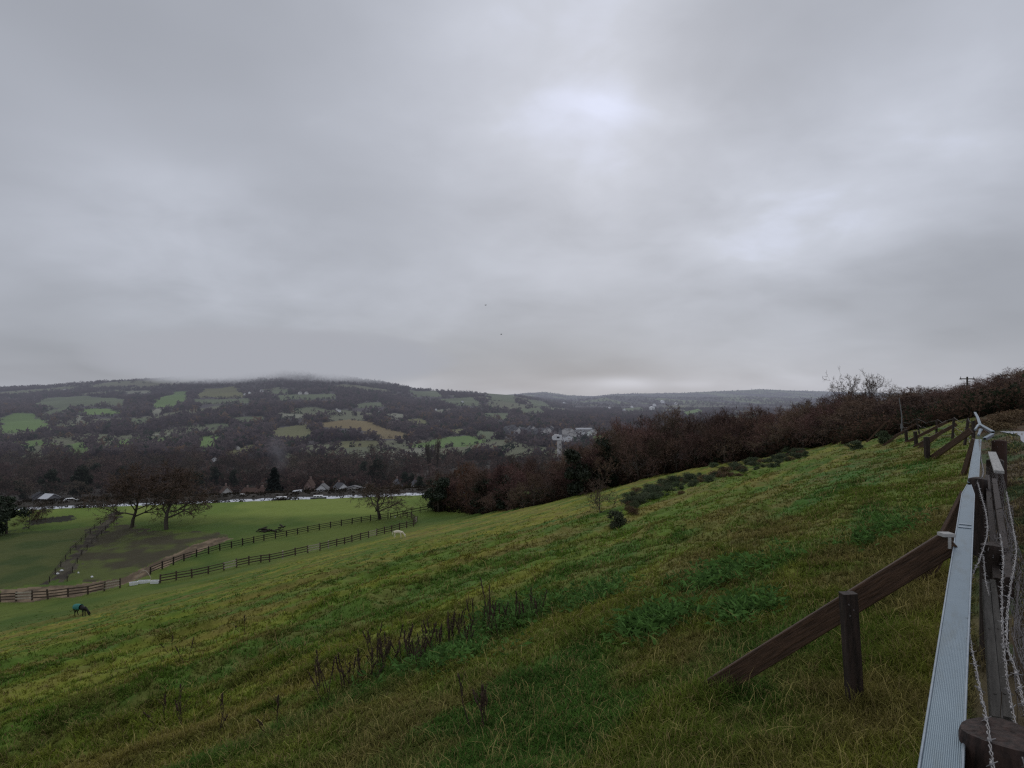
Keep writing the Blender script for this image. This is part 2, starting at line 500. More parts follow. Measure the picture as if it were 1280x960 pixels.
G_BR, G_DU, G_OL, G_OC, G_PA = (0.13, 0.205, 0.06), (0.115, 0.14, 0.075), (0.15, 0.15, 0.065), (0.22, 0.17, 0.08), (0.22, 0.225, 0.165)
HILL_FIELDS = [
    (G_BR, [(0, 536), (0, 524), (22, 517), (42, 518), (60, 529), (62, 535), (30, 539), (0, 541)]),
    (G_DU, [(45, 506), (60, 498), (110, 496), (152, 500), (150, 507), (95, 508), (65, 521), (52, 518), (70, 510)]),
    (G_PA, [(92, 522), (104, 519), (108, 525), (98, 528)]),
    (G_BR, [(190, 506), (200, 498), (220, 490), (233, 491), (232, 500), (215, 509), (195, 509)]),
    (G_PA, [(188, 513), (206, 510), (200, 520), (192, 520)]),
    (G_OL, [(246, 495), (258, 486), (292, 484), (306, 496)]),
    (G_DU, [(243, 499), (310, 498), (308, 504), (247, 505)]),
    (G_PA, [(155, 489), (185, 488), (190, 491), (160, 492)]),
    (G_BR, [(82, 557), (108, 553), (111, 568), (96, 572), (86, 568)]),
    (G_BR, [(146, 553), (170, 546), (166, 557), (155, 566), (146, 566)]),
    (G_PA, [(184, 541), (207, 543), (204, 546), (190, 545)]),
    (G_BR, [(195, 549), (215, 546), (221, 552), (205, 557)]),
    (G_BR, [(246, 556), (252, 546), (275, 546), (284, 549), (270, 557), (262, 563), (247, 562)]),
    (G_OL, [(272, 571), (300, 559), (322, 555), (322, 563), (290, 573)]),
    (G_OC, [(400, 530), (438, 526), (460, 528), (490, 538), (512, 543), (500, 548), (475, 546), (450, 538), (410, 535)]),
    (G_OL, [(333, 544), (352, 534), (380, 532), (392, 540), (395, 548), (360, 551)]),
    (G_PA, [(345, 516), (382, 518), (378, 523), (352, 521)]),
    (G_PA, [(477, 518), (495, 516), (518, 522), (500, 524)]),
    (G_OL, [(505, 525), (525, 523), (542, 530), (520, 532)]),
    (G_PA, [(540, 524), (562, 528), (545, 531)]),
    (G_BR, [(515, 557), (545, 550), (575, 545), (592, 545), (606, 550), (590, 556), (560, 558), (525, 561)]),
    (G_DU, [(590, 537), (632, 543), (610, 552), (598, 547)]),
    (G_PA, [(435, 571), (500, 562), (536, 560), (530, 569), (480, 574)]),
    (G_DU, [(347, 495), (420, 493), (412, 499), (352, 500)]),
    (G_DU, [(338, 488), (360, 487), (362, 492), (340, 493)]),
    (G_DU, [(510, 487), (545, 489), (552, 496), (520, 495)]),
    (G_DU, [(550, 499), (590, 497), (602, 507), (570, 507)]),
    (G_DU, [(598, 488), (640, 490), (642, 503), (615, 500)]),
    (G_DU, [(650, 512), (675, 510), (682, 516), (655, 519)]),
    (G_DU, [(658, 500), (678, 502), (690, 509), (668, 508)]),
    (G_PA, [(540, 513), (562, 511), (570, 514), (548, 516)]),
    (G_DU, [(440, 506), (475, 503), (480, 508), (450, 510)]),
    (G_BR, [(733, 548), (757, 542), (764, 546), (742, 553)]),
    (G_PA, [(722, 527), (750, 526), (745, 529)]),
    (G_BR, [(100, 512), (140, 511), (150, 517), (110, 519)]), (G_DU, [(160, 523), (190, 524), (185, 531), (165, 530)]), (G_BR, [(20, 552), (55, 550), (60, 556), (25, 559)]), (G_OL, [(420, 553), (470, 551), (480, 556), (430, 559)]), (G_DU, [(290, 522), (330, 520), (335, 526), (300, 528)]), (G_DU, [(255, 531), (285, 529), (290, 535), (262, 537)]), (G_DU, [(600, 516), (640, 517), (632, 524), (605, 522)]), (G_OL, [(545, 538), (580, 536), (585, 541), (555, 543)]),
    (G_DU, [(775, 511), (800, 509), (806, 512), (782, 514)]),
    (G_BR, [(852, 516), (872, 511), (880, 515), (858, 520)]),
]
def grow(p, k):
    cx = sum(a for a, b in p) / len(p); cy = sum(b for a, b in p) / len(p)
    return [(cx + (a - cx) * k, cy + (b - cy) * k) for a, b in p]
HILL_FIELDS = [(c, grow(p, 1.12)) for c, p in HILL_FIELDS]
HILL_POLYS = [(c, wpoly(p)) for c, p in HILL_FIELDS]
CLEAR = [[(628, 529), (695, 532), (695, 543), (628, 542)], [(703, 530), (750, 528), (750, 549), (703, 549)], [(692, 534), (706, 534), (706, 570), (692, 570)]]
TRACK = wpoly([(150, 723), (205, 698), (240, 682), (262, 674), (285, 670), (292, 673), (262, 684), (225, 700), (190, 716), (165, 727), (140, 736), (100, 745), (0, 754), (0, 737), (60, 733), (110, 729)])
MUD = wpoly([(80, 722), (95, 700), (125, 668), (145, 655), (200, 664), (262, 666), (285, 669), (240, 682), (205, 698), (150, 722), (110, 728)])
LANE = wpoly([(60, 728), (88, 690), (118, 660), (142, 640), (155, 640), (130, 664), (100, 695), (85, 726)])
DULL = wpoly([(-200, 668), (30, 664), (128, 657), (95, 690), (66, 727), (0, 736), (-200, 745)])
BANKM = wpoly([(30, 652), (80, 645), (100, 648), (60, 654), (35, 659)])


def ground_col(x, y):
    s, d = sd(x, y)
    n = x.shape
    def C(c): return np.broadcast_to(np.array(c), (*n, 3))
    def mix(a, b, f): return a * (1 - f[..., None]) + b * f[..., None]
    warp = (fbm(s / 7, d / 7, 31, 2) - 0.5) * 2.2
    st = fbm(s / 9, (d + warp) / 1.5, 41, 4)
    big = fbm(s / 26, d / 14, 42, 3)
    fine = fbm(s / 8, (d + warp) / 0.55, 66, 3)
    c = mix(C((0.100, 0.158, 0.020)), C((0.205, 0.205, 0.032)), sm(st * 0.40 + big * 0.30 + fine * 0.30, 0.41, 0.60))
    c = mix(c, C((0.070, 0.135, 0.022)), sm(fbm(s / 14, (d + warp) / 1.6, 43, 4), 0.52, 0.70) * 0.85)
    c = mix(c, C((0.20, 0.15, 0.045)), sm(fbm(s / 10, (d + warp) / 1.2, 44, 4), 0.54, 0.72) * 0.6)
    # near the rail: rank olive grass with a worn strip
    nr = 1 - sm(d, 3.5, 9)
    c = mix(c, C((0.115, 0.135, 0.026)), nr * 0.5)
    c = mix(c, C((0.17, 0.125, 0.05)), nr * .8 * sm(fbm(x / 1.1, y / 1.6, 45, 3), 0.5, 0.7) * 0.7)
    c = mix(c, C((0.06, 0.135, 0.024)), (1 - sm(d, 5, 12)) * sm(fbm(s / 5, d / 1.3, 46, 2), 0.56, 0.7) * 0.9 * sm(d, 0.7, 1.6))
    mot = fbm(x / .45, y / .45, 63, 3)
    mud_g = c
    c = c * (0.60 + 0.50 * mot + 0.30 * fine)[..., None]
    c = mix(c, C((0.20, 0.16, 0.05)), sm(fbm(x / .8, y / .8, 64, 3), .56, .72) * .4)
    # lower meadow
    low = sm(d, 74, 90)
    c = mix(c, mix(C((0.072, 0.118, 0.022)), C((0.115, 0.152, 0.03)), sm(fbm(x / 9, y / 9, 47, 3), 0.35, 0.65)), low)
    far_m = sm(y, 133, 142) * (y < 300) * (x < 0)
    c = mix(c, mix(C((0.135, 0.195, 0.036)), C((0.19, 0.24, 0.05)), sm(fbm(x / 12, y / 12, 48, 2), 0.35, 0.65)), far_m)
    # verge
    v = sm(-d, -0.25, 0.1)
    c = mix(c, mix(C((0.11, 0.085, 0.05)), C((0.07, 0.095, 0.04)), sm(fbm(x / 0.8, y / 0.8, 49, 3), 0.4, 0.6)), v)
    c = mix(c, mix(C((0.10, 0.062, 0.036)), C((0.065, 0.06, 0.032)), sm(fbm(x / 1.5, y / 1.5, 50, 3), 0.4, 0.6)), v * sm(y, 28.5, 30))
    jx = x + (fbm(x / 2, y / 2, 51, 2) - 0.5) * 3; jy = y + (fbm(x / 2, y / 2, 52, 2) - 0.5) * 5
    c = np.where(inpoly(jx, jy, DULL)[..., None], mix(C((0.055, 0.08, 0.022)), C((0.085, 0.10, 0.03)), sm(fbm(x / 6, y / 6, 67, 3), 0.36, 0.62)), c)
    c = np.where(inpoly(jx, jy, MUD)[..., None], mix(C((0.065, 0.058, 0.034)), C((0.095, 0.115, 0.032)), sm(fbm(x / 5, y / 5, 53, 4), 0.36, 0.6)), c)
    c = np.where(inpoly(jx, jy, LANE)[..., None], mix(C((0.05, 0.042, 0.032)), C((0.09, 0.08, 0.055)), sm(fbm(x / 2, y / 2, 54, 3), 0.4, 0.65)), c)
    c = np.where(inpoly(x + (jx - x) * .4, y + (jy - y) * .4, TRACK)[..., None], mix(C((0.23, 0.17, 0.11)), C((0.115, 0.085, 0.055)), sm(fbm(x / 1.6, y / 2.4, 55, 3), 0.38, 0.62)), c)
    c = np.where(inpoly(jx, jy, BANKM)[..., None], C((0.03, 0.03, 0.02)), c)
    # beyond the canal: woodland floor, scrub
    yp = y - 0.242 * (np.clip(x, -400, 60) + 70) * (1 - sm(y, 220, 480))
    scr = mix(C((0.04, 0.032, 0.028)), C((0.06, 0.055, 0.045)), fbm(x / 40, y / 40, 56, 3))
    c = mix(c, scr, ((yp > 157) | ((y > 95) & (d < 70) & (s > 112))).astype(float))
    hl = (y > 600)
    hc = mix(C((0.060, 0.050, 0.058)), C((0.085, 0.078, 0.075)), fbm(x / 150, y / 150, 57, 4))
    hc = mix(hc, mix(C((0.16, 0.155, 0.10)), C((0.115, 0.135, 0.075)), fbm(x / 90, y / 160, 62, 2)), 1 - sm(fbm(x / 170, y / 300, 91, 4), 0.39, 0.44))
    c = np.where(hl[..., None], hc, c)
    farm = sm(fbm(x / 130, y / 620, 58, 3), 0.5, 0.56)
    c = np.where((y > 3200)[..., None], mix(mix(C((0.05, 0.05, 0.06)), C((0.09, 0.085, 0.085)), fbm(x / 160, y / 260, 65, 3)), C((0.15, 0.18, 0.10)), farm), c)
    m = y > 520
    jx = x + (fbm(x / 25, y / 25, 59, 2) - 0.5) * 14; jy = y + (fbm(x / 25, y / 25, 60, 2) - 0.5) * 50
    k = 0.72 + 0.5 * fbm(x / 60, y / 110, 61, 3)
    for fc, poly in HILL_POLYS:
        r = inpoly(jx, jy, poly) & m
        c = np.where(r[..., None], np.array(fc) * k[..., None], c)
    return c


# ------------------------------------------------------------------ ground sheet
def make_ground():
    K = np.concatenate([np.linspace(-1.6, -0.88, 60)[:-1], np.linspace(-0.88, 0.84, 1180), np.linspace(0.84, 1.6, 60)[1:]])
    Y = np.concatenate([np.linspace(-3.2, 0.8, 60)[:-1], np.geomspace(4.8, 166, 640)[:-1] - 4, np.geomspace(166, 9600, 420) - 4])
    kk, yy = np.meshgrid(K, Y)
    x = kk * (yy + 4); y = yy
    z = H(x, y)
    s, d = sd(x, y)
    c = ground_col(x, y)
    # hollows of the tussocks are darker, tips drier
    V = np.stack([x, y, z], -1).reshape(-1, 3)
    r, q = kk.shape
    idx = np.arange(r * q).reshape(r, q)
    Fq = np.stack([idx[:-1, :-1], idx[:-1, 1:], idx[1:, 1:], idx[1:, :-1]], -1).reshape(-1, 4)
    o = obj('ground', np_mesh('ground', V, Fq, M_ground, c.reshape(-1, 3), True))
    tag(o, kind='structure')


make_ground()

# canal water, in its cut
xs = np.linspace(-420, -4, 80)
V = []
for x in xs:
    off = 0.242 * (np.clip(x, -400, 60) + 70)
    V += [(x, 157.6 + off, -27.42), (x, 165.0 + off, -27.42)]
Fq = [(2 * i, 2 * i + 2, 2 * i + 3, 2 * i + 1) for i in range(len(xs) - 1)]
tag(obj('canal_water', np_mesh('canal_water', V, np.array(Fq), M_water)), kind='structure')

# road beyond the verge, turning off to the right
V = []; Fq = []
def road_pt(d, s): return (0.588 * s - 0.809 * d, 0.809 * s + 0.588 * d)
lf = [road_pt(-1.35 - 0.05 * math.sin(s), s) for s in np.linspace(-6, 33.5, 40)]
rt = [road_pt(-5.3, s) for s in np.linspace(-6, 30, 40)]
for a, b in zip(lf, rt): V += [(*a, -1.776), (*b, -1.776)]
n = len(lf)
for i in range(n - 1): Fq.append((2 * i, 2 * i + 1, 2 * i + 3, 2 * i + 2))
b0 = len(V)
V += [(70, 25.0, -1.776), (70, 29.2, -1.776), (lf[-1][0] + 1.2, 28.9, -1.776)]
Fq.append((2 * n - 1, b0, b0 + 1, b0 + 2)); Fq.append((2 * n - 2, 2 * n - 1, b0 + 2, b0 + 2))
me = bpy.data.meshes.new('road'); me.from_pydata(V, [], [tuple(dict.fromkeys(f)) for f in Fq]); me.update(); me.materials.append(M_road)
tag(obj('road', me), kind='structure')


# ------------------------------------------------------------------ grass
def view_points(n, py0=520, py1=1010, px0=-140, px1=1330):
    px = RNG.uniform(px0, px1, n); py = RNG.uniform(py0, py1, n)
    u = (px - 640) / F; v = (HY - py) / F
    a = np.where(u > 0.727, 0.0, SLOPE * (0.588 - 0.809 * u))
    Y = 2.05 / np.maximum(-a - v, 1e-3)
    ok = (Y > 1.6) & (Y < 80)
    return u[ok] * Y[ok], Y[ok]


def blades(name, X, Y, per, h0, h1, wpx, spread, colf, mat, lean=0.5, tip=1.6):
    n = len(X) * per
    x = np.repeat(X, per) + RNG.normal(0, 1, n) * np.repeat(spread * (0.5 + Y / 12), per)
    y = np.repeat(Y, per) + RNG.normal(0, 1, n) * np.repeat(spread * (0.5 + Y / 12), per)
    z = H(x, y) - 0.012
    hgt = RNG.uniform(h0, h1, n) * (1 + RNG.exponential(0.25, n))
    ang = RNG.uniform(0, 2 * np.pi, n); la = RNG.uniform(0, 2 * np.pi, n)
    w = np.maximum(0.0035, wpx * y / F) * RNG.uniform(0.6, 1.3, n)
    ln = hgt * RNG.uniform(0.1, 1, n) * lean
    dx = np.cos(ang) * w / 2; dy = np.sin(ang) * w / 2
    lx = np.cos(la) * ln; ly = np.sin(la) * ln
    A = np.stack([x - dx, y - dy, z], 1); B = np.stack([x + dx, y + dy, z], 1)
    m = 0.55
    Cc = np.stack([x + dx * .8 + lx * .35, y + dy * .8 + ly * .35, z + hgt * m], 1)
    D = np.stack([x - dx * .8 + lx * .35, y - dy * .8 + ly * .35, z + hgt * m], 1)
    E = np.stack([x + lx, y + ly, z + hgt * (1 - 0.25 * lean)], 1)
    V = np.stack([A, B, Cc, D, E], 1).reshape(-1, 3)
    i = np.arange(n) * 5
    quads = np.stack([i, i + 1, i + 2, i + 3], 1); tris = np.stack([i + 3, i + 2, i + 4], 1)
    c = colf(x, y)
    c = c * RNG.uniform(0.7, 1.6, n)[:, None]
    dry = RNG.random(n) < 0.13
    c[dry] = np.array((0.30, 0.24, 0.10)) * RNG.uniform(0.6, 1.1, dry.sum())[:, None]
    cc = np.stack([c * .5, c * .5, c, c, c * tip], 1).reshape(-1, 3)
    o = obj(name, np_mesh(name, V, [quads, tris], mat, cc, False))
    tag(o, kind='stuff')
    return o


gx, gy = view_points(95000)
s_, d_ = sd(gx, gy)
keep = (d_ > 0.05) | ((d_ < -0.3) & (d_ > -1.25))
gx, gy, d_ = gx[keep], gy[keep], d_[keep]
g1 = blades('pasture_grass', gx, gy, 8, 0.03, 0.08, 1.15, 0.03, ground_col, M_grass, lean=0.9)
tag(g1, 'short tufted winter pasture grass covering the slope in streaks of green and straw', 'grass')
# rank tussocks
tn = fbm(gx / 1.4, gy / 1.4, 71, 3)
k2 = (tn + RNG.normal(0, .06, len(gx)) > 0.60) & (gy < 45)
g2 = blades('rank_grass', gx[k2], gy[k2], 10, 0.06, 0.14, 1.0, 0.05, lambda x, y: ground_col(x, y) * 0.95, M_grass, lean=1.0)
tag(g2, 'longer rank grass in darker tussocks on the near slope', 'grass')


# bent straws and taller stems standing over the sward
k3 = (gy < 26) & (RNG.random(len(gx)) < np.where(gy < 12, .035, .02))
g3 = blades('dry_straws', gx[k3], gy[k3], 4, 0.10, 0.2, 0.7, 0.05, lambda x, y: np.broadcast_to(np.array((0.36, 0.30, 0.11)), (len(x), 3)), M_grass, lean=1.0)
tag(g3, 'dry pale straws bent over the green turf of the near slope', 'straw')
# leafy weed patches (docks and nettles low in the turf)
def weed_patch():
    zones = [((640, 770), 55, 16, 200), ((815, 785), 45, 16, 230), ((900, 722), 60, 14, 190), ((745, 745), 50, 16, 110), ((560, 825), 70, 18, 150), ((1100, 668), 50, 12, 90), ((930, 770), 40, 15, 120)]
    P = []
    for (cx, cy), rx, ry, n in zones:
        k = 0
        while k < n:
            a = random.gauss(0, 0.5); b = random.gauss(0, 0.5)
            u = (cx + rx * a + 0.6 * ry * b * 0 - 640) / F; v = (HY - (cy + ry * b - 0.28 * rx * a)) / F
            Y = 2.05 / max(-SLOPE * (0.588 - 0.809 * u) - v, 0.01)
            P.append((u * Y, Y)); k += 1
    P = np.array(P)
    per = 7
    n = len(P) * per
    x = np.repeat(P[:, 0], per) + RNG.normal(0, 0.06, n); y = np.repeat(P[:, 1], per) + RNG.normal(0, 0.06, n)
    z = H(x, y) + RNG.uniform(0.02, 0.2, n)
    a = RNG.uniform(0, 2 * np.pi, n); L = RNG.uniform(0.06, 0.15, n); W = L * RNG.uniform(0.14, 0.3, n)
    dx, dy = np.cos(a), np.sin(a)
    V = np.stack([np.stack([x, y, z], 1),
                  np.stack([x + dx * L * .5 - dy * W / 2, y + dy * L * .5 + dx * W / 2, z + RNG.uniform(-.02, .05, n)], 1),
                  np.stack([x + dx * L, y + dy * L, z + RNG.uniform(-.03, .09, n)], 1),
                  np.stack([x + dx * L * .5 + dy * W / 2, y + dy * L * .5 - dx * W / 2, z + RNG.uniform(-.02, .05, n)], 1)], 1).reshape(-1, 3)
    i = np.arange(n) * 4
    c = np.array((0.085, 0.17, 0.04)) * RNG.uniform(0.5, 1.6, n)[:, None]
    o = obj('weed_leaves', np_mesh('weed_leaves', V, np.stack([i, i + 1, i + 2, i + 3], 1), M_grass, np.repeat(c, 4, 0)))
    tag(o, 'low green nettle and dock leaves growing in patches in the turf', 'weeds', kind='stuff')


weed_patch()


# ------------------------------------------------------------------ dead stalks
def stalk_variant(seed, h):
    rnd = random.Random(seed); out = []
    for k in range(rnd.randint(2, 4)):
        mb = MB(); hd = MB()
        a = rnd.uniform(0, 6.28); r = rnd.uniform(0, 0.09)
        b = Vector((math.cos(a) * r, math.sin(a) * r, -0.03)); hh = h * rnd.uniform(0.55, 1)
        t = b + Vector((rnd.uniform(-.16, .16), rnd.uniform(-.16, .16), hh))
        mid = (b + t) / 2 + Vector((rnd.uniform(-.03, .03), rnd.uniform(-.03, .03), 0))
        mb.tube([b, mid, t], [0.006, 0.0045, 0.0025], 4)
        for q in range(rnd.randint(2, 5)):
            f = rnd.uniform(0.4, 0.95); p = b.lerp(t, f); an = rnd.uniform(0, 6.28); L = rnd.uniform(.06, .16) * (1.2 - f)
            e = p + Vector((math.cos(an) * L, math.sin(an) * L, L * rnd.uniform(.9, 2.2)))
            mb.tube([p, e], [0.004, 0.002], 3)
        P = [b.lerp(t, f) for f in np.linspace(.62, 1.0, 9)]
        hd.tube([p + Vector((rnd.gauss(0, .004), rnd.gauss(0, .004), 0)) for p in P], [.005] + [rnd.uniform(.004, .012) for _ in P[1:-1]] + [.004], 5)
        out.append((mb.mesh('stalk', M_stalk), hd.mesh('seed_head', M_stalk)))
    return out


SV = [stalk_variant(i, h) for i, h in enumerate((0.5, 0.62, 0.75, 0.42, 0.9))]
spots = [(615, 790, 4), (600, 792, 1), (590, 790, 2), (632, 788, 1), (655, 780, 0), (672, 775, 0), (545, 818, 2), (500, 822, 2), (505, 828, 1), (492, 824, 0), (540, 815, 1), (525, 832, 1), (560, 808, 2), (570, 800, 0), (470, 845, 2), (478, 842, 1), (480, 838, 0),
         (415, 868, 2), (424, 865, 1), (408, 872, 1), (430, 860, 0), (402, 862, 0), (470, 815, 1), (462, 820, 3), (580, 812, 0), (606, 796, 2), (625, 795, 2), (640, 782, 1), (235, 828, 1), (215, 815, 3), (305, 790, 3), (345, 915, 3), (275, 910, 3), (205, 905, 3), (230, 905, 0), (597, 908, 0), (606, 912, 3), (510, 835, 3), (520, 840, 0), (535, 826, 0), (448, 850, 3), (550, 822, 0)]
for i in range(16):
    f = random.random(); spots.append((410 + 280 * f + random.gauss(0, 10), 862 - 95 * f + random.gauss(0, 7), random.choice((0, 1, 3, 3))))
proto = {}
for i, (px, py, k) in enumerate(spots):
    g = ground(px, py)
    if k not in proto:
        
        r = empty('dead_weed', g); proto[k] = r
        for a_, b_ in SV[k]: obj('seed_head', b_, obj('stalk', a_, r))
    else: r = copy_tree(proto[k]); r.location = g
    r.rotation_euler.z = random.uniform(0, 6.28); r.scale = (1.15,) * 3
    tag(r, 'dead brown dock stalks with seed heads standing up from the rough grass of the slope', 'weed', 'dead dock stalks on the slope')
    if i == 0: r['label'] = 'tallest dead dock stalk, at the upper end of the line of weeds'; r.scale = (1.1, 1.1, 1.35)


# ------------------------------------------------------------------ trees
class Tri:
    def __init__(self): self.P = []; self.W = []
    def ribbon(self, a, b, w): self.P.append((a, b)); self.W.append(w)
    def mesh(self, name, mat, rnd):
        A = np.array([p[0][:] for p in self.P]); B = np.array([p[1][:] for p in self.P]); W = np.array(self.W)
        d = B - A; r = rnd.normal(0, 1, A.shape); x = np.cross(d, r); x /= np.linalg.norm(x, axis=1)[:, None] + 1e-9
        x *= W[:, None] / 2
        V = np.stack([A - x, A + x, B + x * .4, B - x * .4], 1).reshape(-1, 3)
        i = np.arange(len(A)) * 4
        return np_mesh(name, V, np.stack([i, i + 1, i + 2, i + 3], 1), mat)


def bare_tree(seed, height=10.0, spread=0.45, nl=(11, 8, 6, 5), trunk_f=0.12, up=0.25, twig_w=0.05, mt=M_twig, mb_=M_bark, lean=(0, 0), r0=0.019, gnarl=0.22, column=False):
    rnd = random.Random(seed); nr = np.random.default_rng(seed)
    tb = MB(); tw = Tri()
    def walk(p, d, L, r, lv):
        n = (5, 4, 3, 2, 1)[lv]
        pts = [p.copy()]; rs = [r]
        for i in range(n):
            d = (d + Vector((rnd.gauss(0, gnarl), rnd.gauss(0, gnarl), rnd.gauss(0, gnarl * .7))) * (0.35 if lv == 0 else 1) + Vector((0, 0, up * (0.2 if lv else .1)))).normalized()
            p = p + d * L / n; pts.append(p.copy()); rs.append(r * (1 - 0.72 * (i + 1) / n))
        if lv <= 2: tb.tube(pts, rs, 6 if lv == 0 else 4, cap=False)
        else:
            for i in range(n): tw.ribbon(pts[i], pts[i + 1], max(twig_w, rs[i] * 2))
        if lv < 4:
            k = nl[lv]
            for j in range(k):
                f = (trunk_f + (1 - trunk_f) * (j + rnd.random() * .8) / k) if lv == 0 else rnd.uniform(.25, 1)
                f = min(f, .999); seg = int(f * n); fr = f * n - seg
                q = pts[seg].lerp(pts[seg + 1], fr); rr = rs[seg] * (1 - fr) + rs[seg + 1] * fr
                dd = (pts[seg + 1] - pts[seg]).normalized()
                az = rnd.uniform(0, 6.28) if lv else (j * 2.4 + rnd.uniform(-.5, .5))
                side = Vector((math.cos(az), math.sin(az), 0))
                if lv == 0:
                    a = spread * (1.55 - 0.9 * f) * rnd.uniform(.8, 1.2)
                    nd = (side * a + Vector((0, 0, 1)) * (0.45 + 0.3 * f)).normalized() if not column else (side * .12 + Vector((0, 0, 1))).normalized()
                    LL = height * (0.62 if not column else .42) * (1.05 - .55 * f) * rnd.uniform(.8, 1.15)
                else:
                    s3 = dd.cross(side + Vector((0, 0, .3))); s3.normalize()
                    nd = (dd * .75 + s3 * rnd.choice((-1, 1)) * rnd.uniform(.5, .95)).normalized()
                    if column: nd = (nd + Vector((0, 0, 1.6))).normalized()
                    LL = L * rnd.uniform(.36, .62)
                walk(q, nd, LL, max(rr * .62, .008), lv + 1)
    walk(Vector((0, 0, -0.3)), Vector((lean[0], lean[1], 1)).normalized(), height * .82, height * r0, 0)
    return tb.mesh('trunk', mb_, True), tw.mesh('crown', mt, nr)


def leaf_tree(seed, height, rx, lumps, nleaf, leaf, mat, low=0.1, conic=0.0, trunk=True):
    rnd = random.Random(seed); nr = np.random.default_rng(seed)
    tb = MB(); tb.tube([(0, 0, -.3), (0.05, 0, height * .4), (0, .05, height * .8)], [height * .03, height * .02, height * .008], 6)
    L = []
    for k in range(lumps):
        f = rnd.random(); z = height * (low + (0.92 - low) * f)
        w = rx * ((1 - f) ** .8 if conic else math.sin(math.pi * min(1, .22 + .72 * f)) ** .6)
        a = rnd.uniform(0, 6.28); q = w * rnd.uniform(.2, .8)
        L.append((math.cos(a) * q, math.sin(a) * q, z, rx * rnd.uniform(.25, .5) * (1 - .55 * f * conic)))
        for b in range(2): tb.tube([(0, 0, z * .6), (L[-1][0] * .8, L[-1][1] * .8, z)], [height * .01, height * .004], 4)
    L = np.array(L); i = nr.integers(0, lumps, nleaf)
    v = nr.normal(0, 1, (nleaf, 3)); v /= np.linalg.norm(v, axis=1)[:, None]
    v *= (nr.random(nleaf) ** .45)[:, None] * L[i, 3][:, None]
    v[:, 2] *= .75
    P = L[i, :3] + v
    P[:, 2] = np.maximum(P[:, 2], 0.03 * height)
    A = nr.normal(0, 1, (nleaf, 3)); A /= np.linalg.norm(A, axis=1)[:, None]
    B = np.cross(A, nr.normal(0, 1, (nleaf, 3))); B /= np.linalg.norm(B, axis=1)[:, None]
    s = leaf * nr.uniform(.5, 1.3, nleaf)[:, None]
    V = np.stack([P - A * s, P + B * s * .5, P + A * s, P - B * s * .5], 1).reshape(-1, 3)
    j = np.arange(nleaf) * 4
    return tb.mesh('trunk', M_bark), np_mesh('crown', V, np.stack([j, j + 1, j + 2, j + 3], 1), mat)


def conifer(seed, height, rad, mat):
    rnd = random.Random(seed); nr = np.random.default_rng(seed)
    tb = MB(); tb.tube([(0, 0, -.3), (0, 0, height * .97)], [height * .03, height * .004], 6)
    T = []
    lev = 20
    for k in range(lev):
        f = k / lev; z = height * (.06 + .92 * f); R = rad * (1 - f) ** .85 * rnd.uniform(.8, 1.12) + .12
        for b in range(int(11 + 8 * (1 - f))):
            a = rnd.uniform(0, 6.28); r = R * rnd.uniform(.75, 1.1)
            e = Vector((math.cos(a) * r, math.sin(a) * r, z - r * .25 + rnd.uniform(-.1, .1)))
            o0 = Vector((0, 0, z + .1))
            for q in range(7):
                p = o0.lerp(e, .2 + .8 * (q + rnd.random()) / 7)
                w = height * .035 * rnd.uniform(.7, 1.3)
                T.append([p + Vector([rnd.gauss(0, w) for _ in 'xyz']) for _ in range(3)])
    V = np.array([[q[:] for q in t] for t in T]).reshape(-1, 3)
    j = np.arange(len(T)) * 3
    return tb.mesh('trunk', M_bark), np_mesh('crown', V, np.stack([j, j + 1, j + 2], 1), mat)


def plant(name, meshes, loc, scale, label, cat='tree', group=None, rz=None, sx=1.0):
    r = empty(name, loc, random.uniform(0, 6.28) if rz is None else rz)
    r.scale = (scale * sx, scale * sx, scale)
    obj('trunk', meshes[0], r); obj('crown', meshes[1], r)
    tag(r, label, cat, group)
    return r


BT = [bare_tree(100 + i, 10, spread=random.uniform(.45, .75), up=random.uniform(.2, .5), twig_w=.05) for i in range(7)]
BV = [bare_tree(200 + i, 10, spread=random.uniform(.5, .85), up=random.uniform(.15, .4), nl=(10, 7, 6, 4), twig_w=.085, mt=M_twig_v) for i in range(5)]
EV = [leaf_tree(300 + i, 8, 3.4, 14, 5200, .26, M_ever) for i in range(3)]

